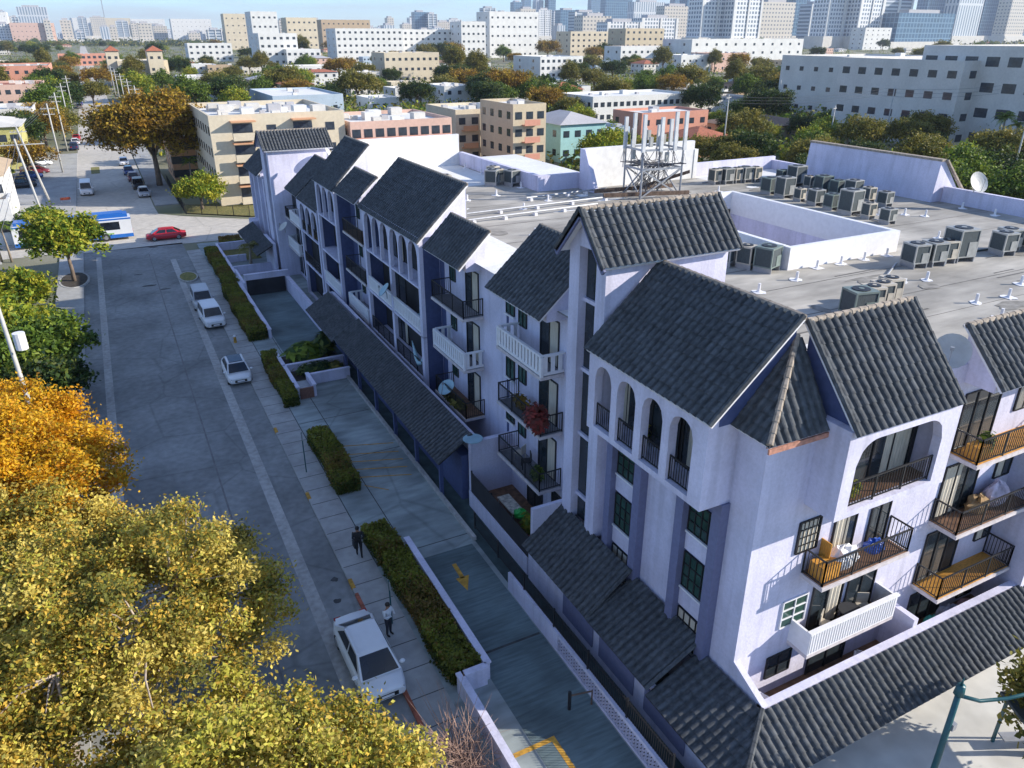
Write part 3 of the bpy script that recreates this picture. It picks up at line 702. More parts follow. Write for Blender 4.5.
sheet('road', M['oldasphalt'], rect(-40, 90, -14, 7.2), 0.001)
b = MB()
def kerb_slab(x0, x1, y0, y1, z, m): b2 = MB(); b2.box(x0, x1, y0, y1, -0.05, z); return struct('pavement', b2, m)
kerb_slab(6.45, 8.0, 7.3, 99, .12, M['walk']); kerb_slab(8.0, 13.2, 12.4, 66, .121, M['concrete']); kerb_slab(8.0, 16.5, 66, 102.0, .119, M['concrete'])
kerb_slab(13.2, 17, 12.4, 66, .10, M['tealpave']); kerb_slab(6.46, 60, 7.2, 13.2, .125, M['plaza'])
kerb_slab(-7.2, -4.7, -20, 104, .12, M['walk']); kerb_slab(-40, -5.6, 128, 200, .1, M['walk']); kerb_slab(5.2, 8.6, 130.2, 260, .11, M['walk'])
sheet('driveway', M['ramp'], rect(9.85, 12.95, 13, 29.6), .126)
sheet('driveway', M['ramp'], rect(9.9, 14.1, 60.5, 78), .126)
sheet('gutter', M['gutter'], rect(4.35, 4.95, -20, 96), .005); sheet('gutter', M['gutter'], rect(-3.4, -2.85, -20, 101), .005)
b = MB()
for y in np.arange(9, 98, 1.55): b.box(6.5, 7.98, y, y + .035, .12, .126)
for x in (8.02, 9.75): b.box(x, x + .05, 30, 66, .121, .127)
for y in (30.5, 41, 47, 53): b.box(8.1, 13.1, y, y + .05, .121, .127)
b.box(9.9, 12.9, 22.3, 22.42, .126, .13)
struct('pavement', b, M['patch'])
b = MB(); b.box(6.44, 6.6, 20, 28.6, .0, .135); struct('kerb', b, M['redpaint'])
b = MB()
for y in (29.0, 37.6, 46.5): b.box(6.44, 6.62, y, y + .75, 0, .136)
struct('kerb', b, M['yellow'])
b = MB(); b.box(13.1, 13.3, 29.8, 62, 0, .34); struct('kerb', b, M['gutter'])
# worn paint
b = MB(); z = .1285
for i, y in enumerate((42.7, 41.5, 40.5, 39.5, 38.5, 37.5)):
    b.face([(9.7, y, z), (12.9 - i*.08 if i < 5 else 10.8, y - 1.1, z), (12.9 - i*.08 if i < 5 else 10.8, y - 1.0, z), (9.7, y + .1, z)])
b.face([(11.35, 28.5, z), (11.3, 27.3, z), (11.52, 27.3, z), (11.57, 28.5, z)]); b.face([(11.08, 27.4, z), (11.25, 26.35, z), (11.78, 27.4, z)])
b.box(8.9, 10.75, 17.2, 17.4, z, z + .003); b.box(10.55, 10.75, 13.5, 17.2, z, z + .003)
struct('pavement_marking', b, M['yellow'])
b = MB()
for (x, y, rx, ry) in ((5.6, 28.6, .22, .2), (5.9, 30.2, .2, .2), (1.4, 86, .9, .3), (2.8, 84, .6, .2), (3, 103.2, .6, .3), (.6, 91, .5, .2)):
    b.face([(x + rx*math.cos(t)*random.uniform(.7, 1.1), y + ry*math.sin(t)*random.uniform(.7, 1.1), .004) for t in np.linspace(0, 6.28, 15)[:-1]])
struct('road_patch', b, M['patch'])
b = MB(); b.box(2.25, 2.35, 12, 100, .003, .005); struct('road_seam', b, mat('road_seam_grey', (.165, .16, .158), .9, .2, 2))
sheet('lawn', M['lawn'], [(9, 122), (17, 115.4), (60, 115), (60, 128), (9, 128)], .13)
b = MB(); b.prism([(5.4 + 1.0*math.cos(t), 87.3 + 2.0*math.sin(t), 0) for t in np.linspace(0, 6.28, 21)[:-1]], (0, 0, .14)); struct('kerb', b, M['gutter'])
sheet('lawn', M['lawn'], [(5.4 + .85*math.cos(t), 87.3 + 1.8*math.sin(t)) for t in np.linspace(0, 6.28, 21)[:-1]], .145)
b = MB(); b.prism([(-5.6 + 1.5*math.cos(t), 91.5 + 3.2*math.sin(t), 0) for t in np.linspace(0, 6.28, 21)[:-1]], (0, 0, .16)); struct('kerb', b, M['gutter'])
sheet('soil', M['soil'], [(-5.6 + 1.3*math.cos(t), 91.5 + 3*math.sin(t)) for t in np.linspace(0, 6.28, 21)[:-1]], .165)
sheet('lawn', M['lawn'], rect(-3.2, -1.7, 168, 177), .02)

# =================================================================== walls, hedges, fences of the frontage
def wallthing(name, label, cat, boxes, m=None, cope=True):
    t = thing(name, label, cat, (boxes[0][0], boxes[0][2], 0)); ox, oy = boxes[0][0], boxes[0][2]
    b = MB(); c = MB()
    for x0, x1, y0, y1, z in boxes:
        b.box(x0 - ox, x1 - ox, y0 - oy, y1 - oy, 0, z); c.box(x0 - ox - .04, x1 - ox + .04, y0 - oy - .04, y1 - oy + .04, z, z + .09)
    b.build('wall_body', m or M['stucco'], t)
    if cope: c.build('coping', M['stucco'], t)
    return t
wallthing('driveway_wall', 'low lilac stucco wall with a step beside the long brown hedge and yellow arrow', 'wall', [(9.62, 9.84, 21.0, 30.4, 1.0), (8.6, 9.62, 20.78, 21.0, 1.0), (8.38, 8.6, 12.5, 21.0, 1.0)])
wallthing('ramp_wall', 'long low lilac wall between a hedge and the garage ramp', 'wall', [(9.5, 9.75, 64.2, 82, .9)])
wallthing('garage_portal', 'blue shaded wall over the dark opening of the garage ramp', 'wall', [(9.9, 14.2, 77.3, 77.6, 2.2), (9.76, 9.9, 77.3, 83, 1.4), (13.9, 14.2, 63.2, 77.2, 1.6)])
b = MB(); b.box(10.0, 13.8, 77.2, 77.29, .13, 1.7); tag(b.build('garage_opening', M['dark']), 'dark mouth of the garage at the foot of the ramp', 'garage door')
wallthing('garden_wall', 'lilac walls enclosing the blue paved garden terrace by the palm', 'wall', [(9.7, 9.9, 83, 97, 1.0), (9.9, 14, 85.4, 85.6, 1.0), (9.9, 14.0, 96.9, 97.1, 1.0), (9.9, 12.2, 91, 91.2, .8)])
sheet('lawn', M['lawn'], rect(9.9, 14, 91.2, 96.9), .16)
pw = wallthing('planter_wall', 'lilac walled planter bed holding big leaved green plants', 'planter', [(8.9, 9.1, 55.6, 58.6, .95), (9.1, 13.6, 55.4, 55.6, .95)])
pw2 = wallthing('planter_wall', 'lilac walled planter with a small brick end beside the tiled canopy', 'planter', [(8.9, 9.1, 50.9, 55.2, 1.0), (10.1, 10.3, 50.9, 53.2, 1.0), (10.3, 13.4, 53.0, 53.2, .9)])
b = MB(); b.box(.21, 1.19, -.12, 0, 0, .95)
M['brick'] = mat('red_brown_brick', (0.20, 0.10, 0.075), .9, .35, 8, .2, stretch=(1, 1, 3)); b.build('brick_end', M['brick'], pw2)
sheet('soil', M['soil'], rect(9.1, 13.6, 55.6, 58.6), .5); sheet('soil', M['soil'], rect(9.1, 13.4, 53.2, 55.4), .45)
b = MB(); b.box(9.1, 10.1, 50.95, 53, .13, .6); tag(b.build('utility_cabinet', M['steel']), 'grey equipment cabinet between the planter walls', 'cabinet')
t = thing('breeze_block_wall', 'lilac pierced breeze block wall below the black fence along the driveway', 'wall', (13.0, 13.4, 0))
b = MB(); b.box(0, .2, 0, 12.2, 0, .25); b.box(0, .2, 0, 12.2, .95, 1.1); b.box(0, .2, 7.6, 12.2, .25, .95); b.build('wall_body', M['stucco'], t)
b = MB()
for y in np.arange(.0, 7.6, .2):
    for k in range(4):
        z0 = .25 + k*.175
        b.bar((.06, y, z0), (.06, y+.1, z0+.175), .05, .05); b.bar((.06, y+.1, z0+.175), (.06, y+.2, z0), .05, .05)
b.build('breeze_blocks', M['stucco'], t)
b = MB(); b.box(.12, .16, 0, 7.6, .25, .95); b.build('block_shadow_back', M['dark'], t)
def fence(name, label, p0, p1, h, zb=0.0, gap=.13, cat='fence', panel=None):
    p0 = Vector(p0); p1 = Vector(p1); L = (p1 - p0).length; t = thing(name, label, cat, p0, math.atan2(p1.y - p0.y, p1.x - p0.x))
    b = MB(); n = int(L / gap)
    for i in range(n + 1): b.bar((i*L/n, 0, zb + .06), (i*L/n, 0, zb + h), .022)
    for z in (.12, h - .12): b.bar((0, 0, zb + z), (L, 0, zb + z), .04)
    b.build('pickets', M['black'], t); k = max(1, int(L / 2.4))
    for i in range(k + 1):
        b = MB(); b.bar((i*L/k, 0, zb - .02), (i*L/k, 0, zb + h + .06), .07); b.build('post', M['black'], t)
    if panel:
        b = MB(); b.box(0, L, .03, .05, zb, zb + h); b.build('screen', M[panel], t)
    return t
fence('metal_fence', 'long black picket fence on top of the pierced block wall', (13.1, 13.5, 0), (13.1, 29.5, 0), .9, 1.1, .12)
fence('metal_fence', 'black screened fence round the ground patio full of plants', (14.4, 25.3, 0), (14.4, 32.7, 0), 1.25, 1.1, .12, panel='dark')
fence('metal_fence', 'thin black fence round the lawn of the cream block across the street', (8.8, 121.3, .1), (16.8, 115.2, .1), 1.5, 0, .2)
fence('metal_fence', 'black fence running along the pavement towards the big rusty tree', (8.7, 122, .1), (8.7, 150, .1), 1.5, 0, .25)
def hedge(label, x0, x1, y0, y1, h, seed, prob=(.55, .3, .15), taper=.0):
    g = np.random.default_rng(seed); A = []
    lx, ly = x1 - x0, y1 - y0
    def rnd(n, fx): return fx(g.random((n, 1)), g.random((n, 1)))
    k = 420
    n = int(lx*ly*k); A.append(np.hstack([g.random((n,1))*lx, g.random((n,1))*ly, h + g.normal(0,.045,(n,1))]))
    for xx in (0, lx):
        n = int(ly*h*k*.8); A.append(np.hstack([xx + g.normal(0,.05,(n,1)), g.random((n,1))*ly, g.random((n,1))*h]))
    for yy in (0, ly):
        n = int(lx*h*k*.9); A.append(np.hstack([g.random((n,1))*lx, yy + g.normal(0,.05,(n,1)), g.random((n,1))*h]))
    P = np.vstack(A); P[:, 2] += .06*np.sin(P[:, 1]*2.1 + seed) + .04*np.sin(P[:, 0]*5 + P[:,1]*.7); P[:, 0] += .07*np.sin(P[:, 1]*1.3 + seed)
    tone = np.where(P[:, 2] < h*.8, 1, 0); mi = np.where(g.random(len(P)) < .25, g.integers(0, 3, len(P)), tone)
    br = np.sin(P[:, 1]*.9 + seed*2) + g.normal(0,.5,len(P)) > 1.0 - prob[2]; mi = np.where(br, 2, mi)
    t = thing('clipped_hedge', label, 'hedge', (x0, y0, .1))
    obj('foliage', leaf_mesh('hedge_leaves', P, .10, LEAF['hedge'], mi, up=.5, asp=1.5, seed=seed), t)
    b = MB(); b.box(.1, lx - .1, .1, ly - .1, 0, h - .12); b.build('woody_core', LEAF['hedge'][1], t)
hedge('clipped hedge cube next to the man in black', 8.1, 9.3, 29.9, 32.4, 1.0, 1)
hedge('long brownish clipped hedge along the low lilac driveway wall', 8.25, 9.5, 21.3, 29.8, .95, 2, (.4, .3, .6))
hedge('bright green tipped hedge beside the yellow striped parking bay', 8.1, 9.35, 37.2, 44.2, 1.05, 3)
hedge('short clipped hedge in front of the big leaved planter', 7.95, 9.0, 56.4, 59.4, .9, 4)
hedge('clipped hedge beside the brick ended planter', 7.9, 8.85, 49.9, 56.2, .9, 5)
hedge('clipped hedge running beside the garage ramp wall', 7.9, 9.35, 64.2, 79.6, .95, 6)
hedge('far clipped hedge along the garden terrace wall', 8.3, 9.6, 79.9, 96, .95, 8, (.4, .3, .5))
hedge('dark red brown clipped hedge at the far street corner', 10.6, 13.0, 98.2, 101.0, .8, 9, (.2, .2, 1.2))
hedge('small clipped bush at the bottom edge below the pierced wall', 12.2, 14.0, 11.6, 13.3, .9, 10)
# =================================================================== trees
def tree_parts(t, pts, tone, size, kind, trunk, seed, up=.45, mats=None, bark='bark', weights=None):
    mats = mats or LEAF[kind]; g = np.random.default_rng(seed + 50)
    e = (tone + g.normal(0, .22, len(tone))); k = len(mats)
    mi = np.clip((e * k), 0, k - 1).astype(int) if weights is None else np.searchsorted(np.cumsum(weights), np.clip(e, 0, .999) * sum(weights)).clip(0, k - 1)
    obj('crown', leaf_mesh('crown_leaves', pts, size, mats, mi, up, seed=seed), t)
    trunk.build('trunk', M[bark], t, True)
def limbs(mb, base, cl, h0, r0, seed, n=16, bend=.25):
    g = np.random.default_rng(seed); base = Vector(base); top = base + Vector((0, 0, h0))
    mb.tube([base, base + Vector((.05, .03, h0*.5)), top], [r0*1.25, r0, r0*.85], 8)
    mains = []
    for i in range(6):
        a = i*1.05 + g.uniform(0, .6); c = cl.mean(0); d = Vector((math.cos(a), math.sin(a), 0)) * (np.ptp(cl[:, 0])*.22)
        e = Vector(c) + d + Vector((0, 0, np.ptp(cl[:, 2])*.1)); m_ = top.lerp(e, .5) + Vector((0, 0, .3))
        mb.tube([top, m_, e], [r0*.6, r0*.4, r0*.22], 6); mains.append(e); mains.append(m_)
    for k in g.choice(len(cl), min(n, len(cl)), replace=False):
        p = Vector(cl[k]); s = min(mains, key=lambda q: (q - p).length); mid = s.lerp(p, .5) + Vector(g.normal(0, bend, 3))
        mb.tube([s, mid, p], [r0*.2, r0*.12, r0*.05], 5)
def big_tree(name, label, base, c, r, kind, n, per, leaf, seed, spread=.45, mats=None, weights=None, bark='bark', shell=.5, nl=40, extra=None):
    pts, tone, cl = crown_points(c, r, n, per, spread, seed, shell)
    if extra is not None: pts, tone = extra(pts, tone)
    t = thing(name, label, 'tree', base); off = np.array(base)
    tk = MB(); limbs(tk, (0, 0, 0), cl - off, c[2]*.45, .28, seed, nl)
    tree_parts(t, pts - off, tone, leaf, kind, tk, seed, mats=mats, bark=bark, weights=weights); return t
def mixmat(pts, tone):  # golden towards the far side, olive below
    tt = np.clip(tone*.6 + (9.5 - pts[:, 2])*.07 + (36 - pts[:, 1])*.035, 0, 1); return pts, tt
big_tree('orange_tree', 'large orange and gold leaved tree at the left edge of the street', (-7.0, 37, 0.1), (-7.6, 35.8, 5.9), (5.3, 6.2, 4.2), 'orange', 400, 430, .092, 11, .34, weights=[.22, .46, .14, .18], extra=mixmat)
big_tree('street_tree', 'spreading straw green tree in front of the orange tree', (-5.3, 24.5, 0.1), (-3.9, 24.2, 5.0), (6.3, 6.2, 3.6), 'ygreen', 330, 470, .086, 12, .31, bark='palebark', nl=90, weights=[.36, .2, .22, .22])
big_tree('street_tree', 'lime green tree overhanging the front of the white parked car', (-2.6, 15.0, 0.1), (-.9, 15.9, 4.3), (6.0, 4.3, 2.7), 'ygreen', 250, 440, .085, 13, .30, bark='palebark', nl=60, weights=[.26, .42, .14, .18])
big_tree('street_tree', 'olive gold tree at the bottom left corner of the view', (-8.6, 17.5, 0.1), (-8.4, 18.4, 4.4), (4.6, 5.4, 3.6), 'ygreen', 220, 440, .086, 14, .31, bark='palebark', nl=70, weights=[.24, .2, .3, .26])
big_tree('street_tree', 'gold and olive tree filling the gap below the orange tree', (-7.6, 29.5, 0.1), (-6.3, 29.6, 5.0), (4.6, 4.4, 3.3), 'ygreen', 240, 440, .088, 15, .32, bark='palebark', nl=70, weights=[.36, .16, .34, .14])
# bare bush beside the wall
t = thing('bare_bush', 'leafless pinkish twiggy bush in front of the low driveway wall', 'bush', (7.2, 17.8, .1)); b = MB(); g = np.random.default_rng(5)
for i in range(150):
    a = g.uniform(0, 6.28); l = g.uniform(.6, 2.0); e = Vector((math.cos(a)*l*1.0, math.sin(a)*l*1.5, g.uniform(.7, 1.7)))
    s = Vector((g.normal(0, .3), g.normal(0, .8), .05)); m_ = s.lerp(e, .5) + Vector(g.normal(0, .15, 3)); b.tube([s, m_, e + s*.5], [.018, .012, .005], 4)
    for _ in range(2): b.tube([m_, m_ + Vector(g.normal(0, .35, 3))], [.009, .004], 3)
b.build('twigs', mat('pinkish_twig', (0.34, 0.22, 0.17), .9, .3, 5), t)
def small_plant(label, loc, rx, ry, h, kind, n, leaf, seed, name='shrub', cat='shrub', up=.6):
    g = np.random.default_rng(seed); t = thing(name, label, cat, loc)
    P = g.normal(size=(n, 3)); P /= np.linalg.norm(P, axis=1)[:, None]; P *= g.uniform(.4, 1, (n, 1)) * np.array([rx, ry, h/2]); P[:, 2] += h*.55
    obj('foliage', leaf_mesh('shrub_leaves', P, leaf, LEAF[kind], [1/len(LEAF[kind])]*len(LEAF[kind]), up, 2.2, seed), t)
    b = MB()
    for i in range(5): b.tube([(0, 0, 0), (g.normal(0, rx*.4), g.normal(0, ry*.4), h*.7)], [.03, .01], 4)
    b.build('stem', M['bark'], t); return t
small_plant('lush big leaved green plants in the lilac planter', (10.9, 57, .5), 1.6, 1.1, 1.5, 'green', 420, .42, 21)
small_plant('tall dark leafy plant at the right end of the planter', (12.6, 57.3, .5), .9, 1.0, 2.0, 'dark', 260, .40, 22)
small_plant('low green shrubs in the second planter by the canopy', (11.0, 54.3, .45), 1.6, .8, .9, 'dark', 520, .2, 23)
small_plant('dry grassy shrubs at the canopy end of the planter', (12.6, 54.3, .45), .7, .7, .7, 'olive', 200, .2, 24)
small_plant('pink grey potted plants on the middle near balcony', (16.3, 30.6, 6.62), .35, .9, .9, 'rusty', 260, .12, 25, 'potted_plant', 'plant')
small_plant('rusty red bougainvillea spilling over the middle near balcony', (15.75, 28.0, 6.62), .6, .8, 1.6, 'red', 700, .13, 26, 'bougainvillea', 'plant')
small_plant('green pot plants on the lowest black railed balcony', (16.2, 28.6, 3.52), .35, .5, .9, 'green', 160, .13, 27, 'potted_plant', 'plant')
small_plant('red brown creeper along the screened patio fence', (14.7, 26.0, 1.0), .3, 1.2, 1.0, 'red', 300, .13, 28, 'creeper', 'plant')
small_plant('bushy green plant inside the screened patio', (15.6, 28.2, .7), .5, .6, 1.3, 'lime', 260, .16, 29, 'potted_plant', 'plant')
small_plant('trailing plants on the brown floored balcony with the dish', (16.0, 38.7, 3.52), .5, 1.7, .6, 'olive', 320, .12, 30, 'potted_plant', 'plant')
small_plant('small green plant in the second arch of the corner bay', (16.1, 20.3, 9.8), .25, .3, .9, 'lime', 120, .10, 31, 'potted_plant', 'plant')
small_plant('bright green plant behind the flat arched loggia railing', (20.0, 14.0, 9.85), .35, .25, .7, 'lime', 140, .10, 32, 'potted_plant', 'plant')
small_plant('dark leafy pot plant on the topmost south balcony', (27.0, 13.9, 9.74), .35, .3, 1.0, 'green', 160, .12, 33, 'potted_plant', 'plant')
small_plant('yellow and red flower boxes under the far arches', (16.0, 72.2, 6.6), .2, 3.0, .5, 'rusty', 220, .13, 34, 'flower_box', 'plant')
def palm(t, h, nf, fl, seed, kind='green', lean=(0, 0), r=.14, leafw=.05):
    g = np.random.default_rng(seed); b = MB(); top = Vector((lean[0], lean[1], h))
    b.tube([(0, 0, 0), (lean[0]*.3, lean[1]*.3, h*.5), top], [r*1.5, r, r*.8], 8); b.build('trunk', M['palmbark'], t, True)
    V = []; Fc = []; mi = []
    for i in range(nf):
        a = i*2.4 + g.uniform(-.3, .3); el = g.uniform(-.15, 1.1); L = fl*g.uniform(.8, 1.1); pts = []
        for s in np.linspace(0, 1, 9):
            r_ = L*s*math.cos(el)*(1 - .12*s); z = L*(s*math.sin(el) - .62*s*s); pts.append(top + Vector((math.cos(a)*r_, math.sin(a)*r_, z)))
        for k in range(1, 9):
            d = (pts[k] - pts[k-1]).normalized(); sd_ = d.cross(Vector((0, 0, 1))); sd_.normalize(); w_ = fl*.24*math.sin(math.pi*min(.93, k/9 + .12))
            for q in range(2):
                p = pts[k-1].lerp(pts[k], q/2)
                for sg in (-1, 1):
                    tip = p + sd_*sg*w_ + d*w_*.55 - Vector((0, 0, w_*.45)); c = len(V)
                    V += [p - d*leafw*fl*.4, p + d*leafw*fl*.4, tip]; Fc.append((c, c+1, c+2)); mi.append(int(g.integers(0, 3)))
    me = bpy.data.meshes.new('fronds'); me.from_pydata([tuple(v) for v in V], [], Fc)
    for m_ in LEAF[kind]: me.materials.append(m_)
    me.polygons.foreach_set('material_index', mi); obj('fronds', me, t); return t
palm(thing('palm_tree', 'small palm with drooping fronds in the garden terrace', 'palm tree', (12.0, 86.8, .1)), 2.9, 15, 2.2, 3, 'olive', (.2, 0))
# green corner tree and left hand shrubs
def crown_tree(name, label, base, h, r, kind, seed, n=130, per=26, leaf=.34, spread=.5, rz=None, bark='bark'):
    t = thing(name, label, 'tree', base); rz = rz or r*.75
    pts, tone, cl = crown_points((0, 0, h - rz), (r, r, rz), n, per, spread, seed, .45); tk = MB(); limbs(tk, (0, 0, 0), cl, max(.8, (h - rz)*.55), .05 + r*.045, seed, 14)
    tree_parts(t, pts, tone, leaf, kind, tk, seed, bark=bark); return t
crown_tree('street_tree', 'round leafy green tree on the kerb in front of the bus', (-5.6, 91.0, .1), 8.0, 3.3, 'lime', 41, 150, 110, .24, .42, 3.5)
crown_tree('shade_tree', 'dark tree at the left edge beside the bus front', (-15.6, 92, .1), 5.6, 3.0, 'green', 42, 90, 70, .28)
for k, (x, y, h, r, kd, lb) in enumerate(((-10.3, 79, 5.0, 3.4, 'lime', 'feathery yellow green tree on the left pavement below the corner tree'), (-9.2, 70, 4.4, 2.9, 'lime', 'green tree next to the pole with the transformer'),
    (-7.4, 62, 5.2, 3.2, 'green', 'mid green tree overhanging the left kerb'), (-6.6, 56.5, 3.8, 2.0, 'dark', 'dark leafy small tree at the kerb before the orange tree'), (-12.6, 62, 5.5, 3.8, 'lime', 'sunlit lime green tree behind the leaning pole'), (-13.5, 73, 4.6, 3.2, 'green', 'green tree at the left edge under the wires'))):
    crown_tree('garden_tree', lb, (x, y, .1), h, r, kd, 60 + k, 130, 90, .22, .42)
# the tree at the lower right corner and one just outside the frame
crown_tree('street_tree', 'sparse olive tree at the lower right corner beside the lamp', (26.0, 8.6, .12), 4.4, 1.6, 'olive', 71, 60, 70, .13, .3, 2.0)
crown_tree('street_tree', 'leafy tree on the south pavement shading the striped canopy', (24.4, 5.2, .12), 6.6, 2.9, 'olive', 72, 100, 60, .18, .4)
# =================================================================== vehicles
def carpaint(name, c): return mat(name, c, .28, .04, 2, spec=.6)
PA = {k: carpaint('car_paint_' + k, c) for k, c in dict(white=(.72, .72, .73), red=(.50, .015, .03), silver=(.42, .43, .45), black=(.02, .02, .022), blue=(.03, .07, .22), grey=(.16, .165, .17), beige=(.40, .36, .28), green=(.02, .16, .12), maroon=(.16, .02, .03), navy=(.02, .03, .08)).items()}
def make_car(label, loc, rz, paint, L=4.6, W=1.8, kind='sedan', group=None, darkroof=False):
    """front points along +X of the car"""
    t = thing('parked_car' if kind != 'van' else 'parked_van', label, 'car' if kind != 'van' else 'van', loc, rz, group)
    h = L/2; P = {'sedan': (1.44, .78, .95, (-.38, -.20, .17, .36)), 'suv': (1.68, .92, 1.02, (-.485, -.42, .16, .30)), 'van': (2.1, 1.05, 1.2, (-.49, -.475, .33, .45))}[kind]
    zr, zh, zb, (c3, c2, c1, c0) = P; mp = M_[paint] if (M_ := PA) else None
    st = []
    for fr in (-.5, -.485, -.46, -.40, -.30, -.15, 0, .15, .25, .33, .40, .45, .48, .5):
        x = fr*L; e = min(1, (0.5 - abs(fr))*14 + .72); w_ = W/2*min(1, .80 + (0.5 - abs(fr))*1.6)
        top = zb - .03 if c3 < fr < c0 else (zh if fr > 0 else (zb - .07 if kind == 'sedan' else zb)); top = top*(1 if abs(fr) < .46 else .93 if abs(fr) < .49 else .82); bot = .22 if abs(fr) < .47 else .32
        st.append((x, w_, bot, top))
    b = MB()
    for x, w_, bo, tp in st:
        mid = (bo + tp)/2
        for y, z in ((-w_*.9, bo), (-w_, bo + .12), (-w_*1.0, mid), (-w_*.96, tp - .1), (-w_*.85, tp - .015), (0, tp + .02), (w_*.85, tp - .015), (w_*.96, tp - .1), (w_, mid), (w_, bo + .12), (w_*.9, bo)): b.v.append((x, y, z))
    n = 11
    for i in range(len(st) - 1):
        for j in range(n - 1): b.f.append((i*n+j, (i+1)*n+j, (i+1)*n+j+1, i*n+j+1)); b.mi.append(0)
        b.f.append((i*n+n-1, (i+1)*n+n-1, (i+1)*n, i*n)); b.mi.append(0)
    b.f.append(tuple(range(n))); b.mi.append(0); b.f.append(tuple((len(st)-1)*n + j for j in reversed(range(n)))); b.mi.append(0)
    wb = W/2*.90; wr = W/2*.70 if kind == 'sedan' else W/2*.78; zb2 = zb - .04
    lo = [(c3*L, wb), (c0*L, wb)]; hi = [(c2*L, wr), (c1*L, wr)]
    q = [(c3*L, -wb, zb2), (c0*L, -wb, zb2), (c0*L, wb, zb2), (c3*L, wb, zb2), (c2*L, -wr, zr - .03), (c1*L, -wr, zr - .03), (c1*L, wr, zr - .03), (c2*L, wr, zr - .03)]
    for idx in ((0,1,5,4), (1,2,6,5), (2,3,7,6), (3,0,4,7)): b.face([q[i] for i in idx])
    xs = [c2*L, c2*L + .12, (c1+c2)*L/2, c1*L - .12, c1*L]; zz = [zr - .03, zr - .002, zr + .02, zr - .002, zr - .03]
    for i in range(4): b.face([(xs[i], -wr, zz[i] - .02), (xs[i+1], -wr, zz[i+1] - .02), (xs[i+1], wr, zz[i+1] - .02), (xs[i], wr, zz[i] - .02)]) ; b.face([(xs[i], -wr*.8, zz[i]), (xs[i+1], -wr*.8, zz[i+1]), (xs[i+1], wr*.8, zz[i+1]), (xs[i], wr*.8, zz[i])])
    body = b.build('body', mp, t, True)
    if True:
        m_ = body.data; m_.polygons.foreach_set('use_smooth', [p.area < 1.5 and i < (len(st)-1)*n for i, p in enumerate(m_.polygons)])
    V = [Vector(p) for p in q]
    def pane(name, idx, i0=.07, i1=.93, j0=.08, j1=.9, off=.012):
        a, c, d, e = [V[i] for i in idx]; N = (c - a).cross(e - a).normalized()
        if N.dot(a + c + d + e - 4*Vector((0, 0, zb))) < 0: N = -N
        B = lambda u, v: a.lerp(c, u).lerp(e.lerp(d, u), v) + N*off
        g = MB(); g.face([B(i0, j0), B(i1, j0), B(i1, j1), B(i0, j1)]); g.build(name, M['carglass'], t)
    pane('windshield', (1, 2, 6, 5), .05, .95, .04, .93); pane('rear_window', (3, 0, 4, 7), .07, .93, .1, .9)
    for s in ((0, 1, 5, 4), (3, 2, 6, 7)):
        pane('side_window', s, .10, .48, .12, .9); pane('side_window', s, .52, .90, .12, .9)
    if darkroof:
        g = MB(); g.box(c2*L + .1, c1*L - .05, -wr*.78, wr*.78, zr + .0, zr + .03); g.build('sunroof', M['carglass'], t)
    for sx in (-1, 1):
        for sy in (-1, 1):
            x, y = sx*L*.30, sy*(W/2 - .12); g = MB(); g.tube([(x, y - .11, .33), (x, y + .115, .33)], .335, 16); wh = g.build('wheel', M['rubber'], t)
            g = MB(); g.tube([(x, y + sy*.10, .33), (x, y + sy*.125, .33)], .21, 10); g.build('rim', M['rim'], wh)
    for sy in (-1, 1):
        g = MB(); g.box(L*.5 - .30, L*.5 - .03, sy*W*.30 - .17, sy*W*.30 + .17, zh*.70, zh*.84); g.build('headlight', M['lampclear'], t)
        g = MB(); g.box(-L*.5 - .005, -L*.5 + .22, sy*W*.31 - .15, sy*W*.31 + .15, zb*.66, zb*.84); g.build('taillight', M['lampred'], t)
        g = MB(); g.dome((c0*L - .28, sy*(W/2 + .06), zb + .04), .1, .13, .08, 0, 8, 4); g.build('wing_mirror', mp, t)
    g = MB(); g.box(L*.5 - .05, L*.5 + .012, -W*.24, W*.24, .36, .56); g.build('grille', M['black'], t)
    g = MB(); g.box(L*.5 - .02, L*.5 + .018, -.26, .26, .40, .52); g.build('number_plate', M['white'], t)
    return t
S = -math.pi/2; N_ = math.pi/2
c1_ = make_car('white saloon parked below the trees beside the person in white', (5.72, 24.2, .0), S + R(1), 'white', 4.9, 1.86, group='cars parked along the kerb')
c2_ = make_car('white hatchback with dark glass roof parked alone by the kerb', (5.75, 57.6, 0), S, 'white', 4.5, 1.8, darkroof=True, group='cars parked along the kerb')
c3_ = make_car('pale silver off-roader nearest the kerb island, second of the parked pair', (5.6, 76.8, 0), S, 'silver', 4.7, 1.85, 'suv', group='cars parked along the kerb')
c4_ = make_car('white square pickup parked in front of the silver off-roader', (5.75, 71.2, 0), S + R(3), 'white', 4.6, 1.85, 'suv', group='cars parked along the kerb')
make_car('bright red saloon crossing the sunlit junction', (4.9, 107.0, 0), R(178), 'red', 4.8, 1.85)
van = make_car('white van driving down the left lane beyond the junction', (-4.0, 146.5, 0), S, 'white', 5.4, 2.0, 'van')
gA = 'cars parked along the far street'
def more(proto, label, loc, rz, paint, group=gA):
    src = [c for c in proto.children if c.name.startswith('body')][0].data.materials[0].name
    return dup(proto, loc, rz, label, group, 1.0, {src: PA[paint]})
E_ = 0.0
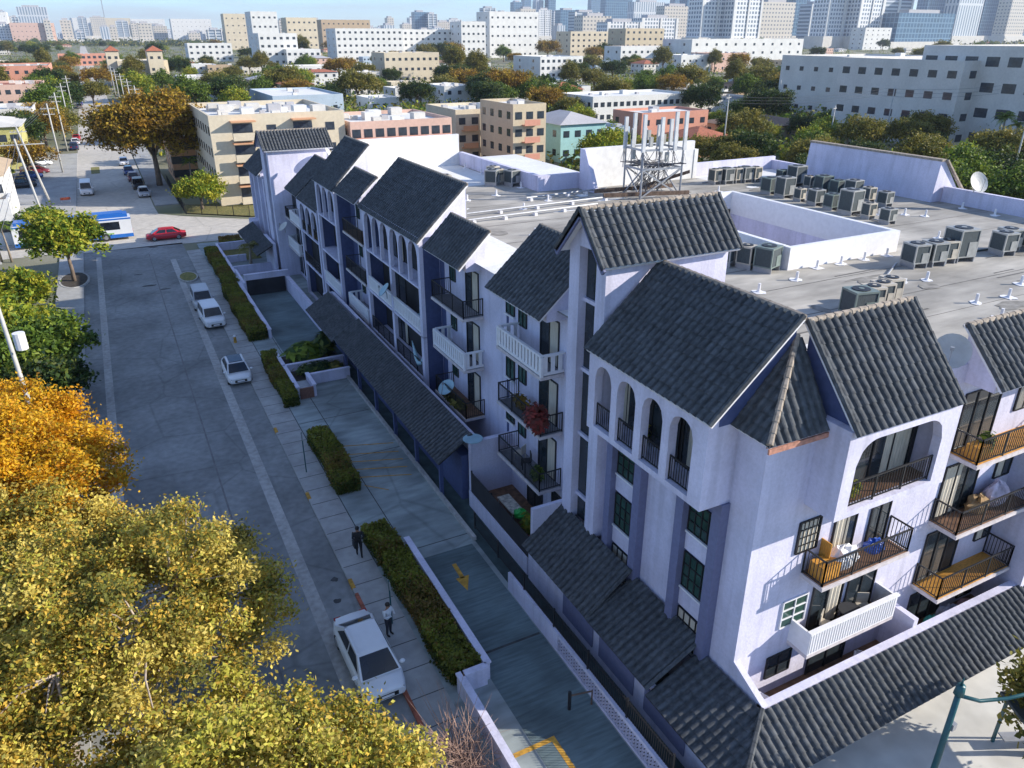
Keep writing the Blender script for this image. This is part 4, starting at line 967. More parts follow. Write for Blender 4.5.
for proto, lb, x, y, rz, pt in ((c2_, 'pale grey saloon parked under the tree right of the dark street shade', 4.3, 140, S, 'silver'), (c3_, 'black car parked behind the pale grey saloon', 3.9, 148, S, 'black'),
    (c1_, 'dark maroon car parked near the big rusty tree', 3.6, 157, S, 'maroon'), (c2_, 'blue car parked in the shade of the rusty tree', 3.2, 165, S, 'blue'), (c1_, 'white car parked beyond the shade of the rusty tree', 2.9, 178, S, 'white'),
    (c3_, 'green car half hidden by the rusty crown', 1.4, 222, S, 'green'), (c3_, 'dark blue car parked at the left kerb beyond the yellow building', -6.2, 208, N_, 'navy'), (c1_, 'white car at the left kerb far up the street', -6.0, 218, N_, 'white'),
    (c2_, 'red car at the left kerb far up the street', -5.8, 227, N_, 'red'), (c1_, 'dark blue car nose in beside the leaning poles', -14.5, 162, R(8), 'navy'), (c3_, 'black off-roader in the yard left of the street', -14.0, 157, R(5), 'black'),
    (c2_, 'blue hatchback in the yard behind the black off-roader', -13.3, 167, R(6), 'blue'), (c1_, 'maroon saloon in the yard row', -12.6, 173, R(4), 'maroon'), (c2_, 'dark grey car in the yard row', -13.2, 178, R(6), 'grey'), (c1_, 'white car in the yard row', -12.4, 184, R(5), 'white'),
    (c2_, 'silver saloon parked before the yellow green building', -13.8, 193, R(3), 'silver'), (c1_, 'black car far up the street under the trees', 2.0, 300, S, 'black'), (c2_, 'silver car far up the street', 3.4, 318, S, 'silver'), (c3_, 'dark car far up the left kerb', -5.2, 330, N_, 'grey'), (c1_, 'blue car far up the left kerb', -5.0, 345, N_, 'blue')):
    more(proto, lb, (x, y, .02), rz, pt)
# bus
t = thing('city_bus', 'white and blue city bus half hidden by the round green tree', 'bus', (-5.4, 110.2, 0), math.pi)
PB = mat('bus_white', (.66, .67, .68), .35, .03, 2); PBL = mat('bus_blue', (.02, .13, .45), .35, .06, 2); PG = mat('bus_green', (.25, .42, .12), .4, .06, 2)
L, Wd = 13.2, 2.55; b = MB()
pr = [(-Wd/2, .35), (-Wd/2, 2.55), (-Wd/2 + .12, 2.85), (Wd/2 - .12, 2.85), (Wd/2, 2.55), (Wd/2, .35)]
b.prism([(-L/2, y, z) for y, z in pr], (L, 0, 0)); b.build('body', PB, t)
b = MB(); b.box(-L/2 + .3, L/2 - .3, -1.0, 1.0, 2.86, 3.25); b.box(-L/2 + .8, -1.0, -.9, .9, 3.25, 3.4); b.box(-L/2 - .01, L/2 + .01, -Wd/2 - .01, Wd/2 + .01, 2.62, 2.8); b.build('roof_fairing', PBL, t)
b = MB(); b.box(-L/2 - .01, L/2 + .01, -Wd/2 - .012, Wd/2 + .012, .36, .8); b.build('blue_skirt', PBL, t)
b = MB(); b.box(-L/2 + 2.2, L/2 - .5, -Wd/2 - .014, Wd/2 + .014, .84, 1.02); b.build('green_stripe', PG, t)
for sy in (-1, 1):
    for x0, x1 in ((-5.2, -2.4), (-2.3, .5), (.6, 3.2), (3.4, 5.9)):
        b = MB(); b.box(x0, x1, sy*Wd/2 - .02, sy*(Wd/2 + .016), 1.4, 2.4); b.build('side_window', M['carglass'], t)
    for x in (-3.4, 4.0):
        b = MB(); b.tube([(x, sy*(Wd/2 - .25), .5), (x, sy*(Wd/2 + .02), .5)], .5, 16); wh = b.build('wheel', M['rubber'], t); b = MB(); b.tube([(x, sy*(Wd/2), .5), (x, sy*(Wd/2 + .035), .5)], .27, 10); b.build('rim', M['rim'], wh)
b = MB(); b.box(L/2 - .02, L/2 + .02, -1.1, 1.1, 1.1, 2.55); b.build('windscreen', M['carglass'], t)
b = MB(); b.box(-L/2 - .02, -L/2 + .02, -1.0, 1.0, 1.5, 2.3); b.build('rear_window', M['carglass'], t)
for sy in (-1, 1):
    b = MB(); b.box(-L/2 - .03, -L/2 + .01, sy*.95 - .12, sy*.95 + .12, .9, 1.3); b.build('taillight', M['lampred'], t)
# =================================================================== people
def person(label, loc, rz, cloth, arms, legs, shirt, trousers, hair):
    J = {'pel': (0, 0, .95), 'ch': (.02, 0, 1.28), 'nk': (.03, 0, 1.47), 'hd': (.06, 0, 1.60), 'hd2': (.07, 0, 1.72)}
    Rr = {'pel': .15, 'ch': .17, 'nk': .06, 'hd': .095, 'hd2': .085}; Eg = [('pel', 'ch'), ('ch', 'nk'), ('nk', 'hd'), ('hd', 'hd2')]
    for s, n in ((1, 'l'), (-1, 'r')):
        e, hnd = arms[n]; kn, ft = legs[n]
        J.update({'s'+n: (.02, s*.19, 1.42), 'e'+n: e, 'h'+n: hnd, 'f'+n: (hnd[0] + .07, hnd[1]*.9, hnd[2] + .01), 'p'+n: (0, s*.1, .9), 'k'+n: kn, 'a'+n: ft, 't'+n: (ft[0] + .17, ft[1], ft[2] - .05)})
        Rr.update({'s'+n: .075, 'e'+n: .05, 'h'+n: .036, 'f'+n: .028, 'p'+n: .105, 'k'+n: .07, 'a'+n: .05, 't'+n: .042})
        Eg += [('ch', 's'+n), ('s'+n, 'e'+n), ('e'+n, 'h'+n), ('h'+n, 'f'+n), ('pel', 'p'+n), ('p'+n, 'k'+n), ('k'+n, 'a'+n), ('a'+n, 't'+n)]
    ks = list(J); me = bpy.data.meshes.new('person'); me.from_pydata([J[k] for k in ks], [(ks.index(a), ks.index(c)) for a, c in Eg], [])
    o = bpy.data.objects.new('person', me); col.objects.link(o); o.location = loc; o.rotation_euler = (0, 0, rz); tag(o, label, 'person')
    sk = o.modifiers.new('skin', 'SKIN'); ss = o.modifiers.new('smooth', 'SUBSURF'); ss.levels = 1; ss.render_levels = 2
    for i, k in enumerate(ks): me.skin_vertices[0].data[i].radius = (Rr[k], Rr[k])
    me.skin_vertices[0].data[0].use_root = True; sk.use_smooth_shade = True
    m = bpy.data.materials.new('clothes_' + cloth); m.use_nodes = True; n = m.node_tree.nodes; l = m.node_tree.links
    tc = n.new('ShaderNodeTexCoord'); sp = n.new('ShaderNodeSeparateXYZ'); cr = n.new('ShaderNodeValToRGB'); mr = n.new('ShaderNodeMath'); mr.operation = 'DIVIDE'; mr.inputs[1].default_value = 1.9
    l.new(tc.outputs['Object'], sp.inputs[0]); l.new(sp.outputs[2], mr.inputs[0]); l.new(mr.outputs[0], cr.inputs[0]); cr.color_ramp.interpolation = 'CONSTANT'
    cr.color_ramp.elements[0].color = (.02, .02, .02, 1); cr.color_ramp.elements[1].position = .10/1.9; cr.color_ramp.elements[1].color = (*trousers, 1)
    for z, c in ((.98, shirt), (1.475, (.30, .17, .11))): e = cr.color_ramp.elements.new(z/1.9); e.color = (*c, 1)
    l.new(cr.outputs[0], n['Principled BSDF'].inputs['Base Color']); n['Principled BSDF'].inputs['Roughness'].default_value = .85; me.materials.append(m)
    b = MB(); b.dome((.045, 0, 1.70), .115, .11, .10, 0, 10, 6); b.build('hair', mat('dark_hair', hair, .7, .2, 9), o, True)
    b = MB(); b.dome((.165, 0, 1.63), .03, .02, .03, 0, 6, 4); b.build('nose', mat('skin_tone', (.30, .17, .11), .6, .05), o, True)
    for s in (-1, 1):
        b = MB(); b.dome((.145, s*.035, 1.665), .014, .016, .012, 0, 6, 4); b.build('eye', M['black'], o, True)
    return o
person('man in black walking past the hedge with his arms folded in front', (7.5, 31.3, .12), R(-100), 'black', {'l': ((.12, .28, 1.17), (.30, .06, 1.16)), 'r': ((.12, -.28, 1.17), (.30, -.06, 1.2))}, {'l': ((.12, .1, .5), (.10, .1, .08)), 'r': ((.05, -.1, .5), (-.18, -.1, .12))}, (.018, .018, .02), (.015, .015, .018), (.01, .008, .006))
b = MB(); b.box(-.1, .1, -.2, .2, 0, .3); b.tube([(0, -.15, .3), (0, -.1, .55), (0, .1, .55), (0, .15, .3)], .015, 5)
tag(b.build('shoulder_bag', M['black'], None, False, (7.3, 31.15, .85)), 'small dark bag at the hip of the man in black', 'bag')
person('person in a white shirt and dark trousers standing at the rear of the white saloon', (7.0, 25.3, .12), R(-60), 'white', {'l': ((.10, .27, 1.15), (.28, .12, 1.25)), 'r': ((.08, -.27, 1.13), (.26, -.1, 1.22))}, {'l': ((.02, .1, .5), (0, .1, .08)), 'r': ((.03, -.1, .5), (.0, -.12, .08))}, (.66, .66, .68), (.03, .03, .04), (.02, .013, .01))
# =================================================================== rooftop equipment
def ac_proto(label, loc, rz, w, d, h, case, group):
    t = thing('air_conditioner', label, 'air conditioner', loc, rz, group); b = MB(); z0 = .28
    b.box(-w/2, w/2, -d/2, d/2, z0, z0 + .06); b.box(-w/2, w/2, -d/2, d/2, z0 + h - .09, z0 + h)
    for x in (-1, 1):
        for y in (-1, 1): b.box(x*w/2 - x*.07, x*w/2, y*d/2 - y*.07, y*d/2, z0 + .06, z0 + h - .09)
    b.box(.0, w/2 - .03, -d/2 + .005, -d/2 + .03, z0 + .06, z0 + h*.55)
    b.build('casing', M[case], t)
    b = MB(); b.box(-w/2 + .025, w/2 - .025, -d/2 + .03, d/2 - .03, z0 + .06, z0 + h - .09); b.build('condenser_coil', M['acdark'], t)
    b = MB(); b.tube([(0, 0, z0 + h), (0, 0, z0 + h + .035)], min(w, d)*.38, 14); fg = b.build('fan_grille', M['black'], t)
    b = MB(); b.tube([(0, 0, z0 + h + .035), (0, 0, z0 + h + .05)], min(w, d)*.12, 8); b.build('fan_hub', M[case], fg)
    for x in (-1, 1):
        b = MB(); b.box(x*(w/2 - .08) - .03, x*(w/2 - .08) + .03, -d/2, d/2, 0, z0); b.build('stand', M['steel'], t)
    return t
G1 = 'air conditioners on the near roof deck'
A1 = ac_proto('green grey twin fan air conditioner behind the striped roof, leftmost of four', (27.6, 20.9, DK), R(-12), 1.15, 1.0, 1.05, 'acgreen', G1)
A2 = ac_proto('beige slim air conditioner, second in the row of four', (28.8, 21.2, DK), R(-12), .75, .85, .95, 'accream', G1)
A3 = ac_proto('tall pale grey air conditioner at the right of its group', (40.3, 25.0, DK), R(-10), 1.25, 1.2, 1.5, 'acgrey', G1)
A4 = ac_proto('grey air conditioner with dark grilles, leftmost of the middle group', (37.0, 25.2, DK), R(-10), .95, 1.0, 1.0, 'acgrey', G1)
for p, lb, x, y in ((A2, 'white cased air conditioner, third in the row of four', 29.65, 21.4), (A2, 'grey air conditioner at the right end of the row of four', 30.6, 21.7), (A4, 'second grey air conditioner of the middle group', 38.2, 25.0), (A2, 'small beige air conditioner left of the tall pale one', 39.25, 25.0),
                    (A4, 'dark air conditioner at the right edge of the deck', 43.6, 24.6), (A4, 'grey air conditioner at the right edge behind the dark one', 44.7, 25.0), (A2, 'beige air conditioner alone in the right deck shade', 45.7, 24.4)):
    dup(p, (x, y, DK), R(-10), lb, G1)
G2 = 'air conditioners behind the courtyard'
lst = []
for i in range(8): lst.append((49.8 - i*.1, 47.2 - i*1.5))
for i in range(8): lst.append((45.2 - i*.1, 44.0 - i*1.6))

WORD = ['dark', 'grey', 'green grey', 'squat', 'tall', 'pale', 'beige', 'weathered']
for i, (x, y) in enumerate(lst):
    row = 'rear row under the high wall' if i < 8 else 'row nearer the courtyard'
    dup((A1, A4, A2, A3)[(i*7) % 4] if i != 3 else A1, (x, y, DK), R(-5 + (i*37) % 11), ['first', 'second', 'third', 'fourth', 'fifth', 'sixth', 'seventh', 'eighth'][(i % 8) if i < 16 else i - 16] + ' air conditioner from the left in the ' + row, G2, .78 + (i*13 % 5)*.04)
for i, (x, y) in enumerate(((44.2, 49.2), (45.2, 49.0), (46.2, 48.9), (47.1, 48.8), (48.0, 48.6))):
    dup((A2, A4)[i % 2], (x, y, DK), 0, ['leftmost', 'second', 'middle', 'fourth', 'rightmost'][i] + ' of five beige air conditioners near the antenna rack', 'air conditioners near the antenna rack')
for i, (x, y) in enumerate(((33.2, 29.7), (34.4, 29.5), (35.6, 29.4))): pass
for i, (x, y) in enumerate(((28.3, 30.0), (28.9, 29.1), (29.5, 28.2))):
    dup((A4, A2, A1)[i], (x, y, DK), R(20), ['far', 'middle', 'near'][i] + ' air conditioner of three at the courtyard wall beside the striped gable', 'air conditioners beside the courtyard')
for i, (x, y) in enumerate(((28.4, 57.5), (29.0, 56.2), (28.6, 58.9), (27.6, 57.0))):
    dup((A2, A4)[i % 2], (x, y, DK), R(15*i), ['beige', 'grey', 'small beige', 'small grey'][i] + ' air conditioner in the jumble below the west facing parapet', 'air conditioners at the far parapet')
for i, (x, y) in enumerate(((19.8, 46.2), (21.0, 57.0), (22.3, 56.4), (23.4, 56.8))):
    dup((A4, A4, A2, A2)[i], (x, y, DK), 0, ['lone grey air conditioner behind the long arcade roof', 'left white air conditioner by the white wall', 'middle beige air conditioner by the white wall', 'right grey air conditioner by the white wall'][i], 'air conditioners near the street roofs')
# roof vents
def vent(label, x, y, patch=True, z=DK, s=1.0):
    t = thing('roof_vent', label, 'vent', (x, y, z), random.uniform(0, 3), 'white plumbing vents on the roof deck', s); b = MB()
    b.prism([(.36*math.cos(q)*random.uniform(.6, 1.2), .32*math.sin(q)*random.uniform(.7, 1.2), .012) for q in np.linspace(0, 6.28, 12)[:-1]], (0, 0, .02)); b.build('sealant_patch', M['white'], t)
    b = MB(); b.tube([(0, 0, 0), (0, 0, .45)], .07, 8); b.tube([(0, 0, 0), (0, 0, .1)], [.2, .08], 8); b.build('pipe', M['white'], t)
vs_ = [(39.5, 29.6), (43.8, 28.6), (47.8, 34.0), (48.6, 33.0), (46.2, 34.8), (35.4, 23.2), (34.2, 19.8), (36.3, 19.6), (33.2, 18.0), (38.9, 20.6), (26.5, 25.6), (29.6, 26.2), (22.5, 40.5), (23.4, 38.4), (25.5, 47.6), (28.5, 49.4), (26.0, 53.0), (23.2, 52.2), (42.2, 46.4), (52.5, 40.5), (53.2, 33.5), (53.0, 31.0), (36.0, 50.0), (41.5, 31.5)]
near_ = [('the row of four air conditioners', 29, 21.4), ('the middle air conditioner group', 38.7, 25), ('the courtyard parapet', 36, 29), ('the antenna rack', 38, 47), ('the far low parapet', 52, 33), ('the arcade roofs', 21, 42), ('the striped gable', 24, 26), ('the west facing parapet', 28, 55)]
used_ = {}
for x, y in vs_:
    q = min(near_, key=lambda r: (r[1]-x)**2 + (r[2]-y)**2); k = used_.get(q[0], 0); used_[q[0]] = k + 1
    vent(['nearest', 'second nearest', 'third', 'fourth', 'fifth', 'sixth', 'seventh', 'eighth'][k] + ' white vent stub on the deck by ' + q[0], x, y)
for i, x in enumerate((32.2, 34.0, 35.8, 37.6)): vent(['first', 'second', 'third', 'last'][i] + ' white pipe against the sunlit courtyard parapet', x, 27.3)
for i, y in enumerate((66, 62.5, 60, 57.5, 55)): vent(['far', 'fourth', 'third', 'second', 'near'][i] + ' white pipe below the west facing parapet', 29.2, y)
# refrigerant lines between the units
for i, (pts_, lb) in enumerate((([(27.2, 21.6), (31.2, 22.5), (33.5, 24.2), (36.6, 25.9)], 'insulated pipe from the row of four air conditioners to the middle group'), ([(37, 25.9), (41, 25.8), (45.8, 25.2), (50, 26.5)], 'insulated pipe along the middle air conditioner group'), ([(45.6, 45), (45.0, 38), (44.4, 32.5)], 'insulated pipe beside the row nearer the courtyard'), ([(49.0, 47.5), (48.4, 40), (48.0, 36)], 'insulated pipe below the rear air conditioner row'), ([(43.5, 49.9), (49, 49.2), (49.2, 47.4)], 'insulated pipe behind the five beige air conditioners'), ([(21, 30), (24.5, 33.5), (26, 40), (33, 46.5)], 'bent pipe crossing the open deck to the antenna rack'))):
    b = MB(); b.tube([(x - pts_[0][0], y - pts_[0][1], .07) for x, y in pts_], .05, 6); tag(b.build('insulated_pipe', M['acdark'] if i % 2 else M['steel'], None, False, (pts_[0][0], pts_[0][1], DK)), lb, 'pipe')
# satellite dishes
def dish(label, loc, rz, r, m='dish', tilt=.7, pole=.5, group=None):
    t = thing('satellite_dish', label, 'satellite dish', loc, rz, group); b = MB(); N = 18; ax_ = Vector((math.cos(tilt), 0, math.sin(tilt))); c0 = Vector((.1, 0, pole + r*.5)); e1 = Vector((0, 1, 0)); e2 = ax_.cross(e1)
    rings = []
    for k in range(5):
        q = k/4; rings.append([c0 + ax_*(q*q*r*.25) + (e1*math.cos(a) + e2*math.sin(a))*r*q for a in np.linspace(0, 2*math.pi, N + 1)[:-1]])
    for off in (0, -.02):
        for k in range(4):
            for j in range(N):
                f_ = [rings[k][j], rings[k+1][j], rings[k+1][(j+1) % N], rings[k][(j+1) % N]]; b.face([p + ax_*off for p in (f_ if off == 0 else f_[::-1])])
    b.build('reflector', M[m], t, True)
    b = MB(); b.tube([(0, 0, 0), (0, 0, pole), c0 - ax_*.05], .035, 6); b.build('mast', M['steel'], t)
    b = MB(); tip = c0 + ax_*r*.95; b.bar(c0 - e2*-r*.0 + e2*(-r*.95) + ax_*.2*r, tip, .03); b.box(tip.x - .06, tip.x + .06, -.06, .06, tip.z - .06, tip.z + .06); b.build('feed_arm', M['steel'], t); return t
dish('large cream satellite dish on the deck edge between the striped roofs', (25.0, 14.85, 13.35), R(-150), .62, 'dish', .5, .3)
dish('round dish on the low parapet before the dark trees', (53.9, 33.4, 13.9), R(-100), .75, 'dish', .5, .3)
dish('pale blue dish on the open loggia pier beside the white balustrade', (15.3, 48.4, 7.5), R(170), .55, 'bluedish', .7, .3)
dish('oval blue dish on the brown balcony with trailing plants', (15.9, 39.3, 3.6), R(200), .55, 'bluedish', .9, .5)
dish('white dish on the far stair tower wall', (20.4, 81.5, 12.2), R(-30), .6, 'dish', .5, .3)
dish('white dish between the far white balconies', (15.1, 80.9, 5.2), R(190), .6, 'dish', .8, .3)
# antenna rack
M['panelgrey'] = mat('antenna_panel_grey', (.50, .51, .51), .5, .12, 2)
t = thing('antenna_rack', 'steel rack of white mobile phone antenna panels standing on the roof', 'antenna mast', (36.6, 47.9, DK), 0, None, (.68, .68, 1.14)); 
LEG = [(-2.6, -1.9), (2.4, -2.4), (2.4, 1.6), (-2.4, 1.6)]
for x, y in LEG:
    b = MB(); b.tube([(x, y, 0), (x, y, 3.2)], .11, 8); b.build('leg', M['steel'], t)
b = MB()
for i in range(4):
    (x0, y0), (x1, y1) = LEG[i], LEG[(i+1) % 4]
    for z in (1.9, 3.1): b.bar((x0, y0, z), (x1, y1, z), .12)
    b.bar((x0, y0, .1), (x1, y1, 1.9), .1); b.bar((x0, y0, 1.9), (x1, y1, .1), .1)
b.bar((-2.6, -1.9, 1.9), (2.4, 1.6, 1.9), .1); b.build('frame', M['steel'], t)
b = MB(); b.bar((-6.5, -.5, .35), (3.2, -3.0, .3), .3, .25); b.bar((-6, 2.0, .35), (4, 1.0, .35), .3, .25); b.bar((-1, 1.5, .3), (3.5, -2.5, 1.6), .25, .2); b.build('sleeper_beam', M['rustbrown'], t)
pn = [(-2.7, -2.0), (-2.0, .9), (-1.3, 1.7), (-.5, -2.2), (.2, 1.7), (1.2, -2.4), (1.7, 1.2), (2.5, -2.4), (2.6, .2), (-2.6, 1.5)]
for i, (x, y) in enumerate(pn):
    h = (2.3, 1.3, 2.2, 2.1, 1.2, 2.4, 1.4, 2.4, 1.8, 2.0)[i]; b = MB(); b.box(x - .2, x + .2, y - .12, y + .12, 3.0, 3.0 + h); p = b.build('antenna_panel', M['panelgrey'], t)
    b = MB(); b.tube([(x, y + .2, 1.8), (x, y + .2, 3.1 + h*.9)], .05, 6); b.build('mounting_pipe', M['steel'], p)
for x, y, z in ((-2.2, .4, 2.4), (.6, -1.9, 2.3), (1.8, .8, 2.5), (.3, 1.2, 3.5), (-1.6, -1.8, 3.3), (1.9, -1.6, 3.4), (-2.0, 1.0, 3.6), (2.2, .9, 3.2)):
    b = MB(); b.box(x - .2, x + .2, y - .15, y + .15, z, z + .6); b.build('radio_unit', M['acgrey'], t)
b = MB(); g = np.random.default_rng(3)
for i in range(46):
    x, y = pn[i % 10]; b.tube([(x, y + .15, 3.0), (x + g.normal(0, .3), y + g.normal(0, .3), 2.2), (g.uniform(-2, 2), g.uniform(-1.5, 1.5), 1.9), (g.uniform(-2, 2), g.uniform(-1.5, 1.5), .3)], .03, 4)
b.build('cable_bundle', M['wire'], t)
for i, (x0, x1, y) in enumerate(((20, 30.5, 45.2), (19.8, 33, 47.0), (27, 34.5, 50.0))):
    t = thing('conduit_run', ['nearest', 'middle', 'farthest'][i] + ' pale conduit running over the deck to the antenna rack', 'pipe', (x0, y, DK)); b = MB(); b.tube([(0, 0, .25), (x1 - x0, .6, .25)], .07, 6); b.build('pipe', M['steel'], t)
    for q in np.linspace(.05, .95, 5): b = MB(); b.box((x1-x0)*q - .1, (x1-x0)*q + .1, .6*q - .2, .6*q + .2, 0, .2); b.build('support_block', M['white'], t)
# =================================================================== balcony things
def chair(label, loc, rz, m='white', group=None):
    t = thing('garden_chair', label, 'chair', loc, rz, group)
    b = MB(); b.box(-.24, .24, -.24, .24, .42, .46); b.build('seat', M[m], t); b = MB(); b.box(-.27, -.23, -.22, .22, .46, .92); b.build('backrest', M[m], t)
    for x in (-.22, .22):
        for y in (-.22, .22): b = MB(); b.bar((x, y, 0), (x, y, .42), .04); b.build('leg', M[m], t)
    return t
def table(label, loc, r, m, h=.72, top=None):
    t = thing('round_table', label, 'table', loc); b = MB(); b.tube([(0, 0, h), (0, 0, h + .04)], r, 16); b.build('tabletop', M[m], t)
    for a in (0, 2.09, 4.19): b = MB(); b.bar((r*.7*math.cos(a), r*.7*math.sin(a), 0), (r*.5*math.cos(a), r*.5*math.sin(a), h), .04); b.build('leg', M[top or m], t)
    return t
chair('white plastic chair in the ground patio at the sunny corner', (17.4, 13.9, 1.15), R(200))
chair('white round backed chair below the white south balcony', (22.8, 14.0, 1.15), R(40))
chair('brown chair on the white fronted balcony', (20.6, 14.2, 3.54), R(-60), 'accream'); chair('cream chair at the right of the white fronted balcony', (22.6, 14.25, 3.54), R(-120), 'accream')
table('dark octagonal table on the white fronted balcony', (21.7, 14.15, 3.54), .45, 'dark', .7)
chair('wire backed chair on the lowest black balcony by the stair tower', (16.3, 30.0, 3.52), R(160), 'black'); chair('pink grey chair on the lowest near balcony', (16.4, 30.9, 3.52), R(120), 'accream')
chair('pale chair in the open loggia under the blue dish', (16.4, 45.5, 6.6), R(180), 'bluedish')
b = MB(); b.box(-.9, .9, -.35, .35, .68, .74)
t = thing('patio_table', 'long table with a printed cloth in the screened patio', 'table', (15.5, 30.2, .7), R(90)); b.build('tabletop', mat('printed_tablecloth', (.55, .52, .45), .8, .4, 6), t)
for x in (-.8, .8):
    for y in (-.3, .3): b = MB(); b.bar((x, y, 0), (x, y, .68), .05); b.build('leg', M['steel'], t)
def lump(name, label, cat, loc, r, m, seed):
    g = np.random.default_rng(seed); b = MB(); b.dome((0, 0, r[2]*.8), *r, 0, 12, 7); b.v = [tuple(np.array(v)*(1 + g.normal(0, .09))) for v in b.v]; o = b.build(name, m, None, False, loc); return tag(o, label, cat)
lump('bin_bag', 'bright green plastic bag on the patio table', 'bag', (15.4, 28.9, 1.42), (.35, .4, .25), mat('green_plastic', (.03, .45, .08), .35, .15), 1)
lump('tarpaulin', 'crumpled white tarpaulin on the black south balcony', 'tarpaulin', (20.6, 14.2, 6.65), (.75, .35, .5), M['white'], 2)
lump('blue_bag', 'crumpled blue tarpaulin bundle beside the white one', 'tarpaulin', (22.0, 14.05, 6.95), (.45, .3, .28), mat('blue_plastic', (.02, .09, .45), .4, .2), 3)
lump('teal_bag', 'turquoise bag in the ground patio below the amber balcony', 'bag', (26.9, 13.9, 1.15), (.4, .35, .45), mat('turquoise_plastic', (.03, .38, .33), .4, .2), 4)
lump('laundry_pile', 'white and blue laundry pile beside the turquoise bag', 'laundry', (28.0, 13.95, 1.2), (.6, .35, .5), mat('pale_laundry', (.45, .47, .58), .9, .35, 5), 5)
lump('pink_bundle', 'pinkish cloth bundle right of the laundry pile', 'bundle', (29.3, 14.0, 1.2), (.6, .3, .35), mat('pink_cloth', (.50, .28, .27), .9, .3, 5), 6)
lump('clothes_heap', 'heap of white and purple clothes on the middle amber balcony', 'laundry', (29.3, 14.2, 6.65), (.7, .35, .6), mat('mixed_laundry', (.45, .40, .48), .9, .45, 3), 7)
lump('cardboard_heap', 'brown cardboard heap on the middle south balcony', 'boxes', (28.2, 14.2, 6.65), (.6, .35, .4), mat('cardboard', (.30, .19, .09), .9, .3, 5), 8)
b = MB(); b.box(-.45, .45, -.3, .3, 0, .6); tag(b.build('wooden_crate', M['wood'], None, False, (19.7, 14.15, 6.65)), 'brown wooden crate at the left end of the south balcony', 'crate')
b = MB(); b.box(-.4, .4, -.25, .25, 0, .55); tag(b.build('wooden_crate', M['wood'], None, False, (26.6, 13.9, 9.75)), 'brown crate on the topmost amber balcony', 'crate')
b = MB(); b.box(-.02, .02, -.35, .35, 0, 1.2); tag(b.build('surfboard_panel', M['wood'], None, False, (19.9, 14.55, 6.65)), 'amber board leaning on the wall above the crate', 'board')
b = MB(); b.box(-.5, .5, -.5, .5, 0, 1.5); b.prism([(-.55, -.55, 1.5), (-.55, .55, 1.5), (-.55, 0, 1.85)], (1.1, 0, 0)); tag(b.build('garden_shed', M['whitecoat'], None, False, (16.2, 34.3, .5)), 'small white garden shed below the balcony with trailing plants', 'shed')
table('pale blue round table top on the patio corner pier', (14.7, 33.1, 4.0), .55, 'bluedish', .12)
t = thing('hammock', 'pale hammock slung in the lower open loggia', 'hammock', (15.9, 44.2, 3.6)); b = MB(); b.tube([(0, -.9, 1.5), (0, -.5, .75), (0, 0, .55), (0, .6, .8), (0, 1.3, 1.7)], [.02, .16, .22, .16, .02], 8); b.build('sling', M['bluedish'], t)
b = MB(); b.bar((15.7, 38.4, 0), (15.7, 38.4, 1), .1)
# =================================================================== street furniture
def pole(name, label, cat, loc, h, r, m, lean=(0, 0), arms=(), extra=None, group=None):
    t = thing(name, label, cat, loc, 0, group); b = MB(); b.tube([(0, 0, 0), (lean[0]*.5, lean[1]*.5, h*.5), (lean[0], lean[1], h)], [r, r*.85, r*.7], 8); b.build('shaft', M[m], t, True)
    for (z, L, a) in arms:
        b = MB(); c = Vector((lean[0]*z/h, lean[1]*z/h, z)); d = Vector((math.cos(a), math.sin(a), 0))*L/2; b.bar(c - d, c + d, .1, .12); cr_ = b.build('crossarm', M[m], t)
        b = MB()
        for q in (-.9, -.45, .45, .9): b.tube([c + d*q, c + d*q + Vector((0, 0, .25))], .05, 5)
        b.build('insulators', M['steel'], cr_)
    return t
def signpole(label, x, y, h):
    t = thing('sign_post', label, 'sign', (x, y, .12)); b = MB(); b.tube([(0, 0, 0), (0, 0, h)], .035, 6); b.build('post', M['lightgreen'], t); b = MB(); b.box(-.015, .015, -.15, .15, h - .5, h - .05); b.build('sign_plate', M['steel'], t)
signpole('slim dark parking sign post beside the striped bay hedge', 7.05, 40.6, 2.7); signpole('blue green sign post on the pavement beside the long hedge', 7.35, 25.9, 2.4)
t = thing('pipe_barrier', 'low black pipe stand at the foot of the pierced wall', 'barrier', (11.9, 18.2, .126)); b = MB(); b.tube([(0, 0, 0), (0, 0, .9)], .07, 8); b.build('bollard', M['black'], t); b = MB(); b.tube([(0, 0, .7), (.9, -.2, .7), (.9, -.2, 0)], .04, 6); b.build('bent_pipe', M['rustbrown'], t)
t = thing('fire_hydrant', 'small yellow and white hydrant on the kerb between the parked cars', 'hydrant', (6.75, 64.6, .12)); b = MB(); b.tube([(0, 0, 0), (0, 0, .55)], [.13, .11], 8); b.build('barrel', M['yellow'], t); b = MB(); b.dome((0, 0, .58), .13, .13, .12, 0, 8, 5); b.build('cap', M['white'], t); b = MB(); b.tube([(0, -.2, .4), (0, .2, .4)], .06, 6); b.build('outlet', M['yellow'], t)
t = thing('street_lamp', 'dark teal street lamp post with curved arm at the lower right corner', 'street lamp', (19.6, 8.8, .12)); b = MB(); b.tube([(0, 0, 0), (.05, .02, 3), (.1, .05, 6.0)], [.11, .10, .085], 10); b.tube([(.1, .05, 5.85), (.1, .05, 6.2)], [.16, .13], 8); b.tube([(.1, .05, 6.2), (.12, .05, 6.5)], [.05, .01], 5); b.build('post', M['lightgreen'], t, True)
b = MB(); b.tube([(.1, .05, 5.8), (.8, -.25, 5.5), (1.6, -.6, 5.55), (3.2, -1.3, 6.0)], .06, 6); b.build('curved_arm', M['lightgreen'], t, True)
